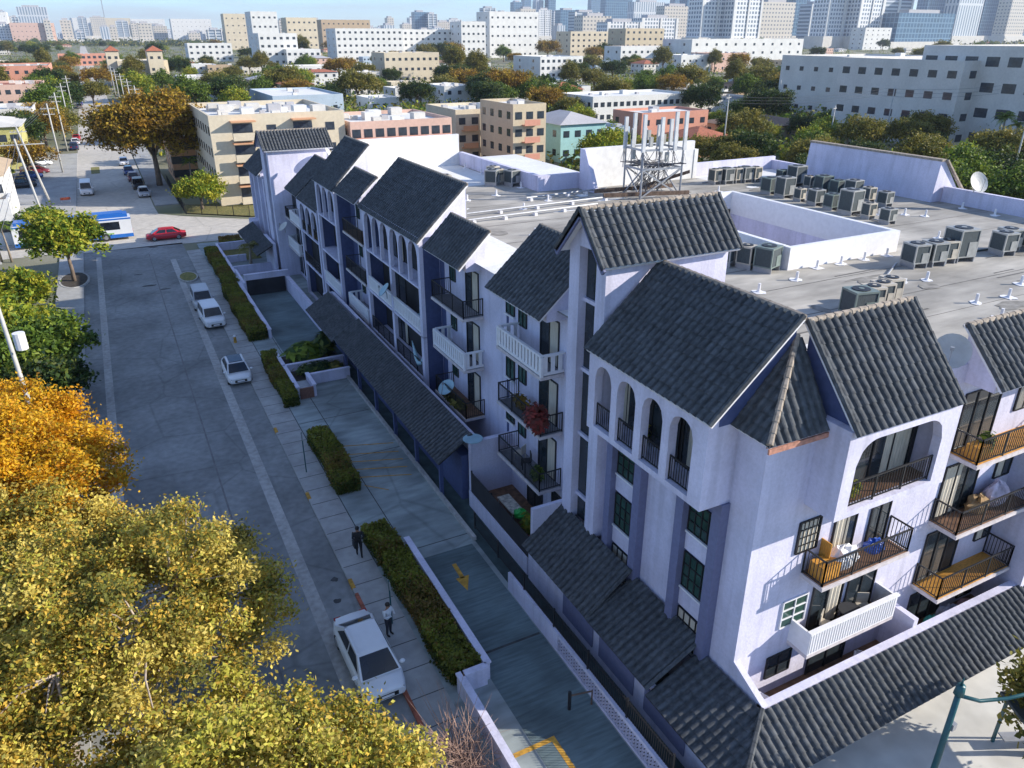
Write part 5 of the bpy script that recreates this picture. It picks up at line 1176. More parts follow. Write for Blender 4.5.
b = MB(); b.dome((3.4, -1.4, 6.0), .35, .18, .1, 0, 8, 4); b.build('lamp_head', M['steel'], t); b = MB(); b.box(.12, .3, -.1, .1, 4.4, 4.65); b.build('control_box', M['steel'], t)
b = MB(); b.box(-1.6, 1.6, -1.1, 1.1, 2.2, 2.32); 
t = thing('bus_shelter', 'dark flat roofed shelter below the lower right tree', 'shelter', (26.0, 8.3, .12), R(-25)); b.build('roof', M['acdark'], t)
for x in (-1.4, 1.4):
    for y in (-.9, .9): b = MB(); b.bar((x, y, 0), (x, y, 2.2), .09); b.build('post', M['lightgreen'], t)
b = MB(); b.box(-1.3, 1.3, .5, .9, .42, .48); b.build('bench', M['steel'], t)
# left utility pole with transformer and the wires
WP = []
t = pole('utility_pole', 'leaning pale pole with a grey transformer drum at the left edge', 'utility pole', (-7.2, 52, .1), 11.0, .16, 'concpole', (-1.4, 7.5), ((10.2, 2.0, 0),))
b = MB(); b.tube([(.05, 2.6, 5.6), (.05, 2.6, 6.7)], .36, 12); b.build('transformer', M['white'], t)
t = pole('utility_pole', 'tall pole with a crossarm rising behind the round green tree', 'utility pole', (-8.3, 113, 0), 12.5, .17, 'concpole', (-1.3, .6), ((11.8, 6.0, 0),))
pole('utility_pole', 'slim leaning pole left of the parked white van', 'utility pole', (-9.0, 138, 0), 11.5, .17, 'concpole', (-2.2, 2), ((10.8, 2.2, 0),))
for i, (x, y) in enumerate(((-8.0, 172), (-7.6, 205), (-7.2, 245), (-6.6, 290), (9.5, 225), (9.4, 262), (9.0, 300), (8.6, 340), (8.4, 380))):
    pole('utility_pole', ['first', 'second', 'third', 'fourth', 'nearest', 'second', 'third', 'fourth', 'fifth'][i] + (' pole up the left side of the far street' if i < 4 else ' pole up the right side of the far street'), 'utility pole', (x, y, 0), 12.5, .17, 'concpole', (0, 0), ((11.6, 2.4, 0), (10.6, 2.0, 0)), group='utility poles along the far street')
def wires(label, a, c, n, sep=.5, sag=.6, axis=(1, 0, 0)):
    b = MB(); a = Vector(a); c = Vector(c); ax2 = Vector(axis)
    for i in range(n):
        o = ax2*(i - (n-1)/2)*sep; b.tube([a.lerp(c, s) + o - Vector((0, 0, sag*4*s*(1-s))) for s in np.linspace(0, 1, 9)], .022, 4)
    tag(b.build('overhead_wires', M['wire']), label, 'power line')
wires('thin wires from the leaning transformer pole to the next pole up the street', (-8.6, 59.5, 10.4), (-9.6, 113.6, 11.9), 3)
wires('thin wires crossing the street beside the round green tree', (-9.6, 113.6, 11.9), (-11.2, 140, 10.9), 3)
wires('wires running up the left side of the far street', (-11.2, 140, 10.9), (-7.2, 245, 11.7), 3); wires('wires running up the right side of the far street', (9.5, 225, 11.7), (8.4, 380, 11.7), 3)
t = thing('road_works_barrier', 'small orange and white barrier beside the white van', 'barrier', (-7.0, 139, 0)); b = MB(); b.box(-.7, .7, -.03, .03, .5, .9); b.build('board', mat('orange_board', (.55, .10, .04), .6, .2), t)
for x in (-.6, .6): b = MB(); b.bar((x, 0, 0), (x, 0, .9), .06); b.build('leg', M['white'], t)
# =================================================================== the city beyond
def wallm(name, c, v=.06): return mat(name, c, .9, v, 2, .05, big=.06, bigscale=.2)
WM = dict(cream=wallm('cream_stucco', (.58, .50, .37)), sand=wallm('sand_stucco', (.52, .43, .30)), white=wallm('white_stucco', (.66, .65, .62)), salmon=wallm('salmon_stucco', (.58, .27, .19)), pink=wallm('pink_stucco', (.60, .40, .32)),
    yellow=wallm('yellow_green_stucco', (.46, .42, .15)), turq=wallm('turquoise_stucco', (.30, .52, .52)), grey=wallm('grey_stucco', (.42, .41, .42)), lgrey=wallm('pale_grey_stucco', (.60, .57, .52)), orange=wallm('orange_stucco', (.58, .31, .17)), tan=wallm('tan_stucco', (.44, .33, .22)),
    blue=wallm('pale_blue_stucco', (.42, .50, .58)), brown=wallm('brown_roof', (.20, .13, .09), .2), redroof=wallm('terracotta_roof', (.36, .12, .065), .25), greyroof=wallm('grey_flat_roof', (.40, .385, .36), .15), whiteroof=wallm('white_flat_roof', (.68, .67, .64), .08), dkroof=wallm('dark_flat_roof', (.16, .16, .16), .2))
def boxm(mb, x0, x1, y0, y1, z0, z1, skip=''): mb.box(x0, x1, y0, y1, z0, z1, 0, skip)
UNITWIN = {}
def winmesh(w, h, ax):
    k = (round(w, 1), round(h, 1), ax)
    if k not in UNITWIN:
        b = MB()
        if ax == 's': b.box(-w/2, w/2, -.04, .05, 0, h)
        else: b.box(-.04, .05, -w/2, w/2, 0, h)
        UNITWIN[k] = b.mesh('window', M['fglass'])
    return UNITWIN[k]
FOOT = []
def building(label, x0, x1, y0, y1, h, wall, roof='greyroof', nf=3, ns=6, nw=4, cat='building', par=.6, units=3, ww=1.4, wh=1.3, hip=0, balc=None, name='city_building', seed=0, zb=0, glass=None):
    FOOT.append((x0 - 2, x1 + 2, y0 - 2, y1 + 2)); W, D = x1 - x0, y1 - y0; g = random.Random(seed + int(x0*7 + y0))
    t = thing(name, label, cat, (x0, y0, zb)); b = MB(); b.box(0, W, 0, D, 0, h); b.build('wall', WM[wall], t)
    if hip:
        b = MB(); e = .6; r = min(W, D)/2*.95; a = [(-e, -e, h), (W+e, -e, h), (W+e, D+e, h), (-e, D+e, h)]; 
        c = [(r, D/2, h + hip), (W - r, D/2, h + hip)] if W > D else [(W/2, r, h + hip), (W/2, D - r, h + hip)]
        if W > D: b.face([a[0], a[1], c[1], c[0]]); b.face([a[1], a[2], c[1]]); b.face([a[2], a[3], c[0], c[1]]); b.face([a[3], a[0], c[0]])
        else: b.face([a[0], a[1], c[0]]); b.face([a[1], a[2], c[1], c[0]]); b.face([a[2], a[3], c[1]]); b.face([a[3], a[0], c[0], c[1]])
        b.face(a[::-1]); b.build('roof', WM[roof], t)
    else:
        b = MB(); b.box(.3, W - .3, .3, D - .3, h + .004, h + .02); rf = b.build('roof', WM[roof], t)
        b = MB()
        for q in ((0, W, 0, .3), (0, W, D - .3, D), (0, .3, .3, D - .3), (W - .3, W, .3, D - .3)): b.box(q[0], q[1], q[2], q[3], h + .002, h + par)
        b.build('parapet', WM[wall], t)
        for k in range(units):
            x, y, s_ = g.uniform(.1, .85)*W, g.uniform(.15, .8)*D, g.uniform(.8, 2.2); b = MB(); b.box(x, x + s_, y, y + s_, h + .02, h + .02 + s_*.6); b.build('roof_unit', WM[g.choice(('grey', 'white', 'lgrey'))], rf)
    fh = h/max(nf, 1)
    for i in range(nf):
        z = fh*i + fh*.32
        for k in range(ns):
            o = obj('window', winmesh(ww, wh, 's'), t, (W*(k + .5)/ns, 0, z))
        for k in range(nw): o = obj('window', winmesh(ww, wh, 'w'), t, (0, D*(k + .5)/nw, z))
    if balc:
        for i in range(1, nf):
            for k in range(balc[0]):
                x = W*(k + .5)/balc[0]; b = MB(); b.box(x - 1.6, x + 1.6, -1.2, 0, fh*i - .1, fh*i + .05); b.box(x - 1.6, x + 1.6, -1.2, -1.1, fh*i + .05, fh*i + .95); b.build('balcony', WM[balc[1]], t)
    return t
def pb(label, xl, xr, yb, yt, depth, wall, roof='greyroof', **k):
    """front wall standing on the ground between two sight lines"""
    a = at(xl, yb); c = at_y(xr, yb, a.y); top = at_y(xl, yt, a.y)
    return building(label, a.x, c.x, a.y, a.y + depth, max(3, top.z), wall, roof, **k)
# --- the blocks across the street
def block_with_balconies(label, xl, xr, yb, yt, depth):
    a = at(xl, yb); c = at_y(xr, yb, a.y); h = at_y(xl, yt, a.y).z
    t = building(label, a.x, c.x, a.y, a.y + depth, h, 'cream', 'whiteroof', nf=4, ns=0, nw=9, units=26, ww=1.2, par=.8, name='apartment_block', cat='apartment block')
    W = c.x - a.x; fh = h/4
    for i in range(4):
        for k in range(int(W/9)):
            x = 3 + k*9.0; b = MB(); b.box(x, x + 3.4, -1.3, 0, fh*i + .3, fh*i + .45); b.box(x, x + 3.4, -1.3, -1.2, fh*i + .45, fh*i + 1.4); b.box(x + 3.3, x + 3.4, -1.2, 0, fh*i + .45, fh*i + 1.4); bb = b.build('balcony', WM['orange' if k % 2 else 'cream'], t)
            b = MB(); b.box(x + .2, x + 3.1, -.06, .02, fh*i + .5, fh*i + 2.6); b.build('balcony_door', M['fglass'], bb)
            b = MB(); b.box(x - .1, x + 3.5, -1.5, 0, fh*(i+1) - .22, fh*(i+1) - .04); b.build('awning', WM['orange'], bb)
            b = MB(); b.box(x + 5.2, x + 6.6, -.05, .03, fh*i + 1.1, fh*i + 2.3); b.build('window', M['fglass'], t)
    return t
block_with_balconies('cream apartment block with orange trimmed balconies across the cross street', 222, 352, 207, 121, 26)
pb('peach block with a white roof behind the long white step wall', 356, 454, 196, 126, 18, 'pink', 'whiteroof', nf=4, ns=9, nw=3, balc=(4, 'salmon'), units=12)
pb('cream and orange balcony block behind the white step wall', 457, 506, 165, 113, 16, 'cream', 'whiteroof', nf=3, ns=4, nw=3, balc=(2, 'orange'), units=6)
pb('tall cream block with corner balconies left of the turquoise house', 513, 545, 176, 108, 14, 'sand', 'whiteroof', nf=4, ns=3, nw=4, balc=(1, 'salmon'))
pb('turquoise house with a grey hipped roof', 560, 604, 163, 125, 15, 'turq', 'grey', nf=2, ns=4, nw=3, hip=2.0, name='house', cat='house')
pb('pale blue low house beside the antenna rack', 588, 628, 160, 132, 10, 'blue', 'grey', nf=2, ns=3, nw=2, name='house', cat='house')
pb('long white two storey block with green windows behind the antennas', 592, 690, 124, 99, 20, 'white', 'whiteroof', nf=2, ns=16, nw=5, units=5)
pb('pink two storey house behind the antenna panels', 640, 705, 146, 116, 12, 'salmon', 'whiteroof', nf=2, ns=6, nw=3)
pb('red tiled house right of the antenna rack', 692, 740, 158, 143, 14, 'orange', 'redroof', nf=1, ns=4, nw=2, hip=2.4, name='house', cat='house')
pb('low brown roofed house with a pale awning', 745, 812, 142, 128, 18, 'tan', 'brown', nf=1, ns=4, nw=2, hip=1.8, name='house', cat='house')
pb('flat grey warehouse roof with dark edges', 680, 770, 118, 104, 22, 'lgrey', 'dkroof', nf=1, ns=5, nw=3)
pb('white low warehouse left of the long two storey block', 515, 590, 104, 90, 26, 'white', 'whiteroof', nf=1, ns=6, nw=3)
pb('blue grey roofed hall beyond the cream block', 275, 345, 118, 98, 40, 'blue', 'whiteroof', nf=1, ns=4, nw=3)
pb('low white flat building beyond the blue grey hall', 370, 400, 112, 100, 15, 'white', 'whiteroof', nf=1, ns=3, nw=2)
pb('small white house among the dark trees near the centre', 396, 425, 104, 90, 14, 'white', 'whiteroof', nf=2, ns=3, nw=2, name='house', cat='house')
pb('white bungalow left of the big dark tree', 445, 475, 108, 88, 20, 'white', 'whiteroof', nf=2, ns=3, nw=2, name='house', cat='house')
pb('long white house with a terracotta roof behind the rusty tree', 132, 210, 116, 101, 12, 'white', 'redroof', nf=2, ns=10, nw=2, hip=1.6, name='house', cat='house')
pb('orange house half hidden under the rusty tree', 176, 206, 182, 141, 14, 'orange', 'whiteroof', nf=3, ns=4, nw=3, name='house', cat='house')
pb('church like cream building with gabled hall', 122, 172, 86, 62, 30, 'cream', 'whiteroof', nf=2, ns=5, nw=3, hip=0)
for i, (xl, xr) in enumerate(((112, 125), (153, 168))): pb(['left', 'right'][i] + ' square bell tower of the cream church building', xl, xr, 86, 51, 12, 'cream', 'redroof', nf=3, ns=2, nw=2, hip=2.5, name='bell_tower', cat='tower')
pb('long pink flats at the left edge with red roof terraces', -40, 50, 122, 88, 26, 'pink', 'redroof', nf=3, ns=9, nw=3, units=8)
pb('salmon pink block behind the long pink flats', -30, 56, 98, 68, 40, 'salmon', 'greyroof', nf=3, ns=9, nw=3, units=8)
pb('yellow green house with a grey roof at the left edge', -20, 30, 172, 128, 18, 'yellow', 'lgrey', nf=2, ns=4, nw=2, hip=1.0, name='house', cat='house')
pb('pale green workshop with a white sloping roof left of the street', -10, 40, 140, 112, 20, 'lgrey', 'whiteroof', nf=1, ns=4, nw=2)
pb('tan roofed white house at the left edge by the pale pole', -30, 14, 232, 178, 16, 'white', 'tan', nf=2, ns=4, nw=3, hip=1.4, name='house', cat='house')
pb('white house with wide walls behind the palms at the left edge', -40, 22, 250, 208, 5, 'white', 'tan', nf=1, ns=5, nw=1, name='house', cat='house')
# --- the pale grey institute to the right, wall by wall
def inst(label, px, yb, yt, x_ext, y_len, **k):
    a = at(px, yb); h = at_y(px, yt, a.y).z; return building(label, a.x, a.x + x_ext, a.y - y_len, a.y, h, 'lgrey', 'whiteroof', **k)
inst('pale grey institute wing with dark square windows', 828, 134, 60, 60, 34, nf=4, ns=8, nw=7, ww=2.2, wh=1.6, units=6)
inst('tallest pale grey institute wing with rows of green glass windows', 905, 141, 48, 60, 40, nf=4, ns=10, nw=8, ww=3.0, wh=2.0, units=9)
inst('pale institute end block with sunlit side and small windows', 1004, 140, 50, 50, 45, nf=5, ns=10, nw=8, ww=2.4, wh=1.4, units=5)
inst('grey two storey annex left of the institute', 775, 112, 57, 40, 30, nf=3, ns=5, nw=5, ww=1.6)
# --- mid distance flats
MID = [('white cubic flats left of the pale tower pair', 262, 300, 66, 34, 40, 'white', 4, 6), ('tall white flats with shaded left face near the horizon', 256, 282, 58, 12, 35, 'white', 8, 5), ('beige flats beside the tall white flats', 290, 320, 56, 18, 30, 'cream', 8, 6),
 ('pair of tan flats at the horizon centre left', 324, 372, 52, 20, 30, 'tan', 7, 10), ('modern white flats with a dark window pattern', 338, 404, 62, 29, 35, 'white', 6, 14), ('long white flats right of the dark patterned one', 404, 470, 60, 30, 35, 'white', 5, 12),
 ('cream four storey house with stepped roof in the centre', 386, 440, 84, 54, 22, 'cream', 3, 9), ('white low flats left of the stepped cream house', 290, 388, 80, 67, 18, 'white', 2, 14), ('white two storey flats among trees left of centre', 288, 322, 66, 50, 20, 'white', 2, 6),
 ('white flats beside the beige tower row', 462, 486, 60, 22, 30, 'white', 7, 5), ('pale white tower block near the centre', 490, 538, 58, 12, 35, 'white', 9, 9), ('beige flats low before the skyline', 570, 622, 60, 32, 30, 'cream', 6, 10),
 ('sand coloured flats right of the beige ones', 624, 662, 62, 29, 30, 'sand', 6, 7), ('white stepped flats among the trees right of centre', 540, 582, 86, 58, 30, 'white', 4, 8), ('red roofed row before the sand flats', 620, 690, 66, 47, 25, 'white', 2, 12),
 ('long white podium under the twin white tower', 690, 800, 66, 40, 40, 'white', 3, 18), ('white villa with curved roof right of centre', 680, 710, 74, 56, 25, 'white', 2, 5), ('flat pink roofed house right of the red roofed row', 712, 745, 72, 54, 25, 'pink', 2, 5),
 ('white modern flats among trees left of the beige tower', 190, 234, 62, 44, 25, 'white', 3, 7), ('cream square flats right of the twin antenna buildings', 228, 256, 50, 14, 30, 'cream', 7, 5), ('low sand building beside the flyover', 770, 800, 62, 46, 30, 'sand', 3, 5),
 ('white office with flat roof below the glass block', 862, 888, 50, 28, 30, 'white', 5, 5), ('pale long terrace left of the church', 60, 110, 66, 55, 25, 'salmon', 2, 9), ('broad pink hospital building at the left horizon', 14, 58, 44, 23, 60, 'pink', 4, 10), ('cream block at the far left horizon', -20, 14, 44, 12, 50, 'white', 6, 6),
 ('white flats at the left horizon beside the crane', 74, 100, 40, 18, 50, 'white', 5, 6), ('pale green flats at the left horizon', 102, 134, 40, 18, 50, 'cream', 5, 8), ('long white flats at the left horizon', 134, 168, 40, 19, 50, 'white', 5, 8), ('white flats with blue windows at the left horizon', 174, 214, 42, 19, 50, 'white', 5, 9)]
for lb, xl, xr, yb, yt, dp, wl, nf, ns in MID:
    pb(lb, xl, xr, yb, yt, dp, wl, 'redroof' if 'red' in lb.split()[0] else 'whiteroof', nf=min(nf, 5), ns=min(ns, 12), nw=2, ww=2.4 if yb < 70 else 1.6, wh=2.0 if yb < 70 else 1.4, units=3, name='apartment_building', cat='apartment building')
# --- skyline towers
def gridmat(name, wall, glass, bw, bh, gap, rough=.4):
    m = mat(name, wall, .7, .05, .05); t = m.node_tree; n = t.nodes; l = t.links; tc = n.new('ShaderNodeTexCoord'); sp = n.new('ShaderNodeSeparateXYZ'); ad = n.new('ShaderNodeMath'); cb = n.new('ShaderNodeCombineXYZ'); br = n.new('ShaderNodeTexBrick')
    l.new(tc.outputs['Object'], sp.inputs[0]); l.new(sp.outputs[0], ad.inputs[0]); l.new(sp.outputs[1], ad.inputs[1]); l.new(ad.outputs[0], cb.inputs[0]); l.new(sp.outputs[2], cb.inputs[1]); l.new(cb.outputs[0], br.inputs[0])
    br.offset = 0; br.inputs['Scale'].default_value = 1; br.inputs['Brick Width'].default_value = bw; br.inputs['Row Height'].default_value = bh; br.inputs['Mortar Size'].default_value = gap; br.inputs['Mortar Smooth'].default_value = 0
    br.inputs['Color1'].default_value = (*glass, 1); br.inputs['Color2'].default_value = tuple(v*.75 for v in glass) + (1,); br.inputs['Mortar'].default_value = (*wall, 1); l.new(br.outputs[0], n['Principled BSDF'].inputs['Base Color']); n['Principled BSDF'].inputs['Roughness'].default_value = rough; return m
TM = {'w': gridmat('white_balcony_tower', (.68, .68, .68), (.14, .19, .25), 7, 7, 1.5), 'b': gridmat('blue_glass_tower', (.16, .26, .36), (.06, .13, .22), 9, 9, .8, .25), 'g': gridmat('grey_banded_tower', (.46, .50, .54), (.12, .17, .23), 60, 8, 1.8), 's': gridmat('sand_tower', (.54, .49, .42), (.15, .17, .19), 9, 8, 2.4), 'm': gridmat('vertical_fin_tower', (.56, .58, .60), (.15, .22, .30), 9, 90, 2.5)}
def tower(label, xl, xr, yt, dist_row, style, dep=30, step=0, crown=0):
    a = at(512, dist_row); D = a.length; 
    c0 = at(xl, dist_row); y = c0.y; x0 = c0.x; x1 = at_y(xr, dist_row, y).x; h = at_y((xl+xr)/2, yt, y).z; W = x1 - x0
    t = thing('skyline_tower', label, 'tower', (x0, y, 0)); b = MB(); b.box(0, W, 0, dep*1.2, 0, h); b.build('tower_shaft', TM[style], t)
    b = MB(); b.box(-W*.12, W*1.12, -8, dep*1.3, 0, min(22, h*.2)); b.build('podium', WM['lgrey'], t)
    b = MB(); b.box(W*.2, W*.75, dep*.2, dep*.9, h, h + 6 + crown); b.build('roof_plant', WM['grey'], t)
    if style in 'wg':
        for k in (0.0, .5, .94):
            b = MB(); b.box(W*k, W*(k + .06), -1.5, -.01, 8, h); b.build('fin', WM['white'], t)
    FOOT.append((x0 - 5, x1 + 5, y - 10, y + dep + 10)); return t
gS = random.Random(21)
TW = [('white twin tower with balcony rows, left half', 698, 727, -14, 50, 'w'), ('white twin tower with balcony rows, right half', 729, 757, -10, 50, 'w'), ('white office tower with blank top right of the twin tower', 758, 790, 2, 47, 's'), ('slim glass tower at the top right of the twin tower', 790, 804, -8, 45, 'b'),
 ('tall white balcony tower with rounded rows', 822, 852, -30, 49, 'w'), ('tall white balcony tower beside the rounded one', 853, 876, -34, 49, 'w'), ('dark glass tower behind the grey garage', 876, 905, -30, 46, 'g'), ('broad low blue glass block with slanted reflections', 893, 948, 13, 49, 'b'),
 ('pale blue glass slab at the top right', 920, 946, -40, 44, 'b'), ('white and blue tower right of the glass slab', 950, 974, -30, 46, 'm'), ('teal glass tower at the right skyline', 976, 1000, -36, 44, 'b'), ('white slab at the far right skyline', 1002, 1020, -20, 45, 's'), ('blue tower at the right edge', 1016, 1045, -26, 44, 'b'),
 ('grey blue tower in the centre skyline', 604, 630, -18, 42, 'b'), ('white fin tower in the centre skyline', 632, 662, 2, 43, 'm'), ('pale tower left of the centre skyline', 574, 598, 12, 44, 'g'), ('blue slab of the centre skyline', 560, 576, 10, 43, 'b'), ('twin slim tower, left', 548, 555, -4, 41, 'b'), ('twin slim tower, right', 536, 543, 0, 41, 'm'),
 ('slim grey needle tower', 524, 531, -8, 40, 'b'), ('short blue tower behind the white block', 514, 522, 2, 41, 'b'), ('pale tower over the white block', 484, 496, 8, 42, 'g'), ('grey twin block over the white flats', 416, 428, 12, 42, 'b'), ('small grey block beside the twin block', 429, 438, 14, 42, 'g'),
 ('white tower beside the fin tower', 662, 690, 6, 45, 's'), ('wide white office beside the fin tower', 640, 676, 18, 48, 'w'), ('blue glass tower behind the white office', 672, 696, -22, 41, 'b'), ('beige block under the blue slab', 582, 610, 16, 47, 's'), ('white block under the grey blue tower', 606, 640, 22, 49, 'w'),
 ('blue glass fronted tower with white frame at the left horizon', 24, 54, 7, 42, 'm'), ('distant pale tower at the left horizon', 4, 12, 11, 40, 'g'), ('slab beside the left horizon cream block', 226, 238, 18, 42, 'g'), ('dark tower between the white ones', 806, 822, 4, 46, 'g'), ('tall glass tower behind the centre skyline', 590, 604, -20, 40, 'b'), ('pale glass tower left of the twin white tower', 684, 698, -6, 44, 'b')]
for lb, xl, xr, yt, row, st_ in TW: tower(lb, xl, xr, yt, row, st_)
for i in range(64):
    xl = -30 + i*9.4 + gS.uniform(-5, 5); w_ = gS.uniform(6, 15); st_ = gS.choice('wsgsm'); yt = gS.uniform(17, 33) if xl < 480 else gS.uniform(8, 30)
    row = gS.uniform(40.2, 44); tower(f"{['low', 'mid height', 'taller'][0 if yt > 28 else 1 if yt > 22 else 2]} {dict(w='white', s='sand', g='grey', m='pale')[st_]} block on the horizon {'at the far left' if xl < 90 else 'left of the tan flats' if xl < 320 else 'above the patterned flats' if xl < 480 else 'under the skyline towers'}", xl, xl + w_, yt, row, st_)
# crane
p = at(109, 40); t = thing('tower_crane', 'thin construction crane above the left horizon', 'crane', (p.x, p.y, 0)); k = p.length/F; b = MB(); b.bar((0, 0, 0), (0, 0, 24 + 30*k), 1.2*k*.5); b.build('mast', M['steel'], t); b = MB(); b.bar((-12*k, 0, 24 + 26*k), (9*k, 0, 24 + 27*k), .8*k*.6); b.build('jib', M['steel'], t)
# --- ordinary low houses among the trees
gH = random.Random(11); WALLS = ('white', 'cream', 'sand', 'pink', 'white', 'tan', 'blue', 'lgrey'); n = 0; tries = 0; used = {}
LAND = [('the church towers', 140, 70), ('the rusty tree', 155, 130), ('the stepped house', 412, 70), ('the patterned flats', 370, 50), ('the turquoise house', 580, 140), ('the antenna rack', 655, 120), ('the green windowed block', 640, 108), ('the red tiled house', 715, 145), ('the institute', 880, 110), ('the twin white tower', 727, 50), ('the sand flats', 640, 55), ('the pink flats', 30, 95), ('the blue grey hall', 310, 108), ('the far street', 80, 60), ('the grey annex', 785, 90), ('the white block', 512, 50)]
def where(px, py, kind):
    nm, x, y = min(LAND, key=lambda q: ((q[1]-px)/1.5)**2 + ((q[2]-py)*1.6)**2); dx, dy = px - x, py - y
    return ('in front of' if dy > 8 and abs(dx) < 40 else 'behind' if dy < -6 and abs(dx) < 40 else 'left of' if dx < -14 else 'right of' if dx > 14 else 'close to') + ' ' + nm
def free(x, y, m=3): return not any(a - m < x < b_ + m and c - m < y < d + m for a, b_, c, d in FOOT) and not (-9 < x < 9) and not (14 < x < 58 and y < 104) and not (-60 < x < 60 and 100 < y < 128)
while n < 125 and tries < 8000:
    tries += 1; px = gH.uniform(-20, 1040); py = 46 + 66*gH.random()**1.2; p = at(px, py)
    w_, d = gH.uniform(9, 20), gH.uniform(9, 16)
    if not (free(p.x, p.y, 5) and free(p.x + w_, p.y + d, 5) and free(p.x + w_, p.y, 4)) or p.y < 120: continue
    wl = gH.choice(WALLS); hp = gH.random() < .45; rf = gH.choice(('redroof', 'grey', 'brown', 'redroof')) if hp else gH.choice(('whiteroof', 'greyroof', 'whiteroof')); h = gH.choice((3.5, 3.8, 6.5, 6.8)); 
    size = 'one storey' if h < 5 else 'two storey'; rn = {'redroof': 'red roofed', 'grey': 'grey hip roofed', 'brown': 'brown roofed', 'whiteroof': 'white flat roofed', 'greyroof': 'grey flat roofed'}[rf]
    lb = f"{size} {dict(lgrey='pale grey', blue='pale blue').get(wl, wl)} {rn} house {where(px, py, 0)}"
    building(lb, p.x, p.x + w_, p.y, p.y + d, h, wl, rf, nf=1 if h < 5 else 2, ns=4, nw=3, hip=gH.uniform(1.2, 2.4) if hp else 0, units=2, name='house', cat='house'); n += 1
# --- trees between them: one of each kind, then copies
def proto_tree(name, kind, h, r, seed, n=130, per=95, leaf=.27, rz=None):
    t = crown_tree(name, 'x', (0, 0, 0), h, r, kind, seed, n, per, leaf, .6, rz); return t
PROTO = [(proto_tree('round_tree', 'green', 8, 4.6, 101), 'round mid green'), (proto_tree('dark_tree', 'dark', 9, 5.0, 102), 'dense dark green'), (proto_tree('olive_tree', 'olive', 8, 5.2, 103, rz=3.1), 'spreading olive'), (proto_tree('lime_tree', 'lime', 7, 4.2, 104), 'bright yellow green'), (proto_tree('rusty_tree', 'rusty', 9, 5.6, 105, rz=3.6), 'rust gold'), (proto_tree('tall_tree', 'olive', 13, 4.0, 106, rz=5.6), 'tall feathery olive'), (proto_tree('bushy_tree', 'green', 5, 3.6, 107), 'low bushy green')]
first = [True]*len(PROTO); gT = random.Random(5); TG = 'trees among the houses'
def put_tree(k, loc, s, label):
    pr = PROTO[k][0]
    if first[k]: first[k] = False; pr.location = loc; pr.scale = (s, s, s); pr['label'] = label; pr['group'] = TG; return pr
    return dup(pr, loc, gT.uniform(0, 6.28), label, TG, s)
p = at(160, 186); crown_tree('corner_tree', 'huge rust coloured tree at the corner of the far street', (p.x, p.y, 0), 15.5, 8.6, 'rusty', 131, 330, 130, .32, .75, 6.4)
FIX = [(4, 505, 108, 1.5, 'big rusty brown tree beyond the orange balcony block'), (4, 545, 120, 1.1, 'mustard tree behind the tall cream block'), (1, 700, 120, 1.2, 'dark round tree above the pink house'), (0, 645, 98, 1.25, 'clipped looking green tree in the centre distance'), (2, 690, 96, 1.5, 'wide grey olive tree right of centre'), (2, 750, 92, 1.3, 'wide olive tree before the grey annex'),
   (5, 455, 84, 1.5, 'tall feathery tree right of the cream stepped house'), (5, 476, 86, 1.35, 'second tall feathery tree beside the first'), (1, 490, 98, 1.2, 'dark tree under the tall feathery trees'), (3, 300, 92, 1.5, 'lime green tree left of the white low flats'), (2, 285, 100, 1.5, 'olive tree beside the curved path left of the blue grey hall'), (4, 300, 104, 1.0, 'rusty tree beside the blue grey hall'),
   (1, 765, 128, 1.2, 'very dark tree beside the far utility pole'), (3, 602, 168, 1.0, 'lime tree beside the turquoise house'), (3, 620, 165, .95, 'golden green tree behind the white roof panel'), (0, 55, 125, 1.3, 'fresh green tree before the salmon flats'), (3, 60, 108, 1.4, 'lime green tree overhanging the far street'), (3, 140, 102, 1.5, 'lime green tree in front of the church hall'), (1, 228, 112, 1.3, 'dark trees mass right of the red roofed house'), (3, 236, 116, 1.2, 'yellow green tree beside the dark one'),
   (6, 45, 240, .8, 'low bush before the white walls at the left edge'), (3, 203, 210, .75, 'small yellow green tree on the lawn of the cream block'), (2, 95, 108, 1.1, 'olive tree on the right side of the far street'), (4, 100, 92, 1.2, 'rusty tree on the right side of the far street'), (2, 70, 92, 1.1, 'olive tree on the left side of the far street'), (4, 48, 150, 1.0, 'bronze tree beside the yard full of cars'), (2, 65, 140, .9, 'thin olive tree beside the left far poles')]
for k, px, py, s, lb in FIX: p = at(px, py); put_tree(k, (p.x, p.y, 0), s, lb)
spots = []
for i in range(34):      # rows along both sides of the far street
    y = 165 + i*15 + gT.uniform(-5, 5); sd_ = 1 if i % 2 else -1; x = sd_*gT.uniform(10.5, 14) + (-2 if sd_ < 0 else 1.5)
    if not free(x, y, 1) and (sd_ > 0 and y < 215): continue
    k = gT.choices(range(7), (.2, .1, .2, .25, .2, 0, .05))[0]; spots.append((x, y))
    put_tree(k, (x, y, 0), gT.uniform(.7, 1.05), f"{PROTO[k][1]} tree along the far street, {'right' if sd_ > 0 else 'left'} side")
n = 0; tries = 0
while n < 240 and tries < 12000:
    tries += 1; px = gT.uniform(-25, 1050); py = 45 + 72*gT.random()**1.15; p = at(px, py)
    if p.y < 128 or not free(p.x, p.y, 2): continue
    s = gT.uniform(.85, 1.5)*(1 if py > 64 else 1.5)
    if any((p.x - a)**2 + (p.y - b_)**2 < (3.6*s)**2 for a, b_ in spots): continue
    k = gT.choices(range(7), (.24, .22, .22, .1, .09, .05, .08))[0]; sz = 'small' if s < .95 else 'large' if s > 1.25 else 'mid sized'
    put_tree(k, (p.x, p.y, 0), s, f"{sz} {PROTO[k][1]} tree {where(px, py, 1)}"); spots.append((p.x, p.y)); n += 1
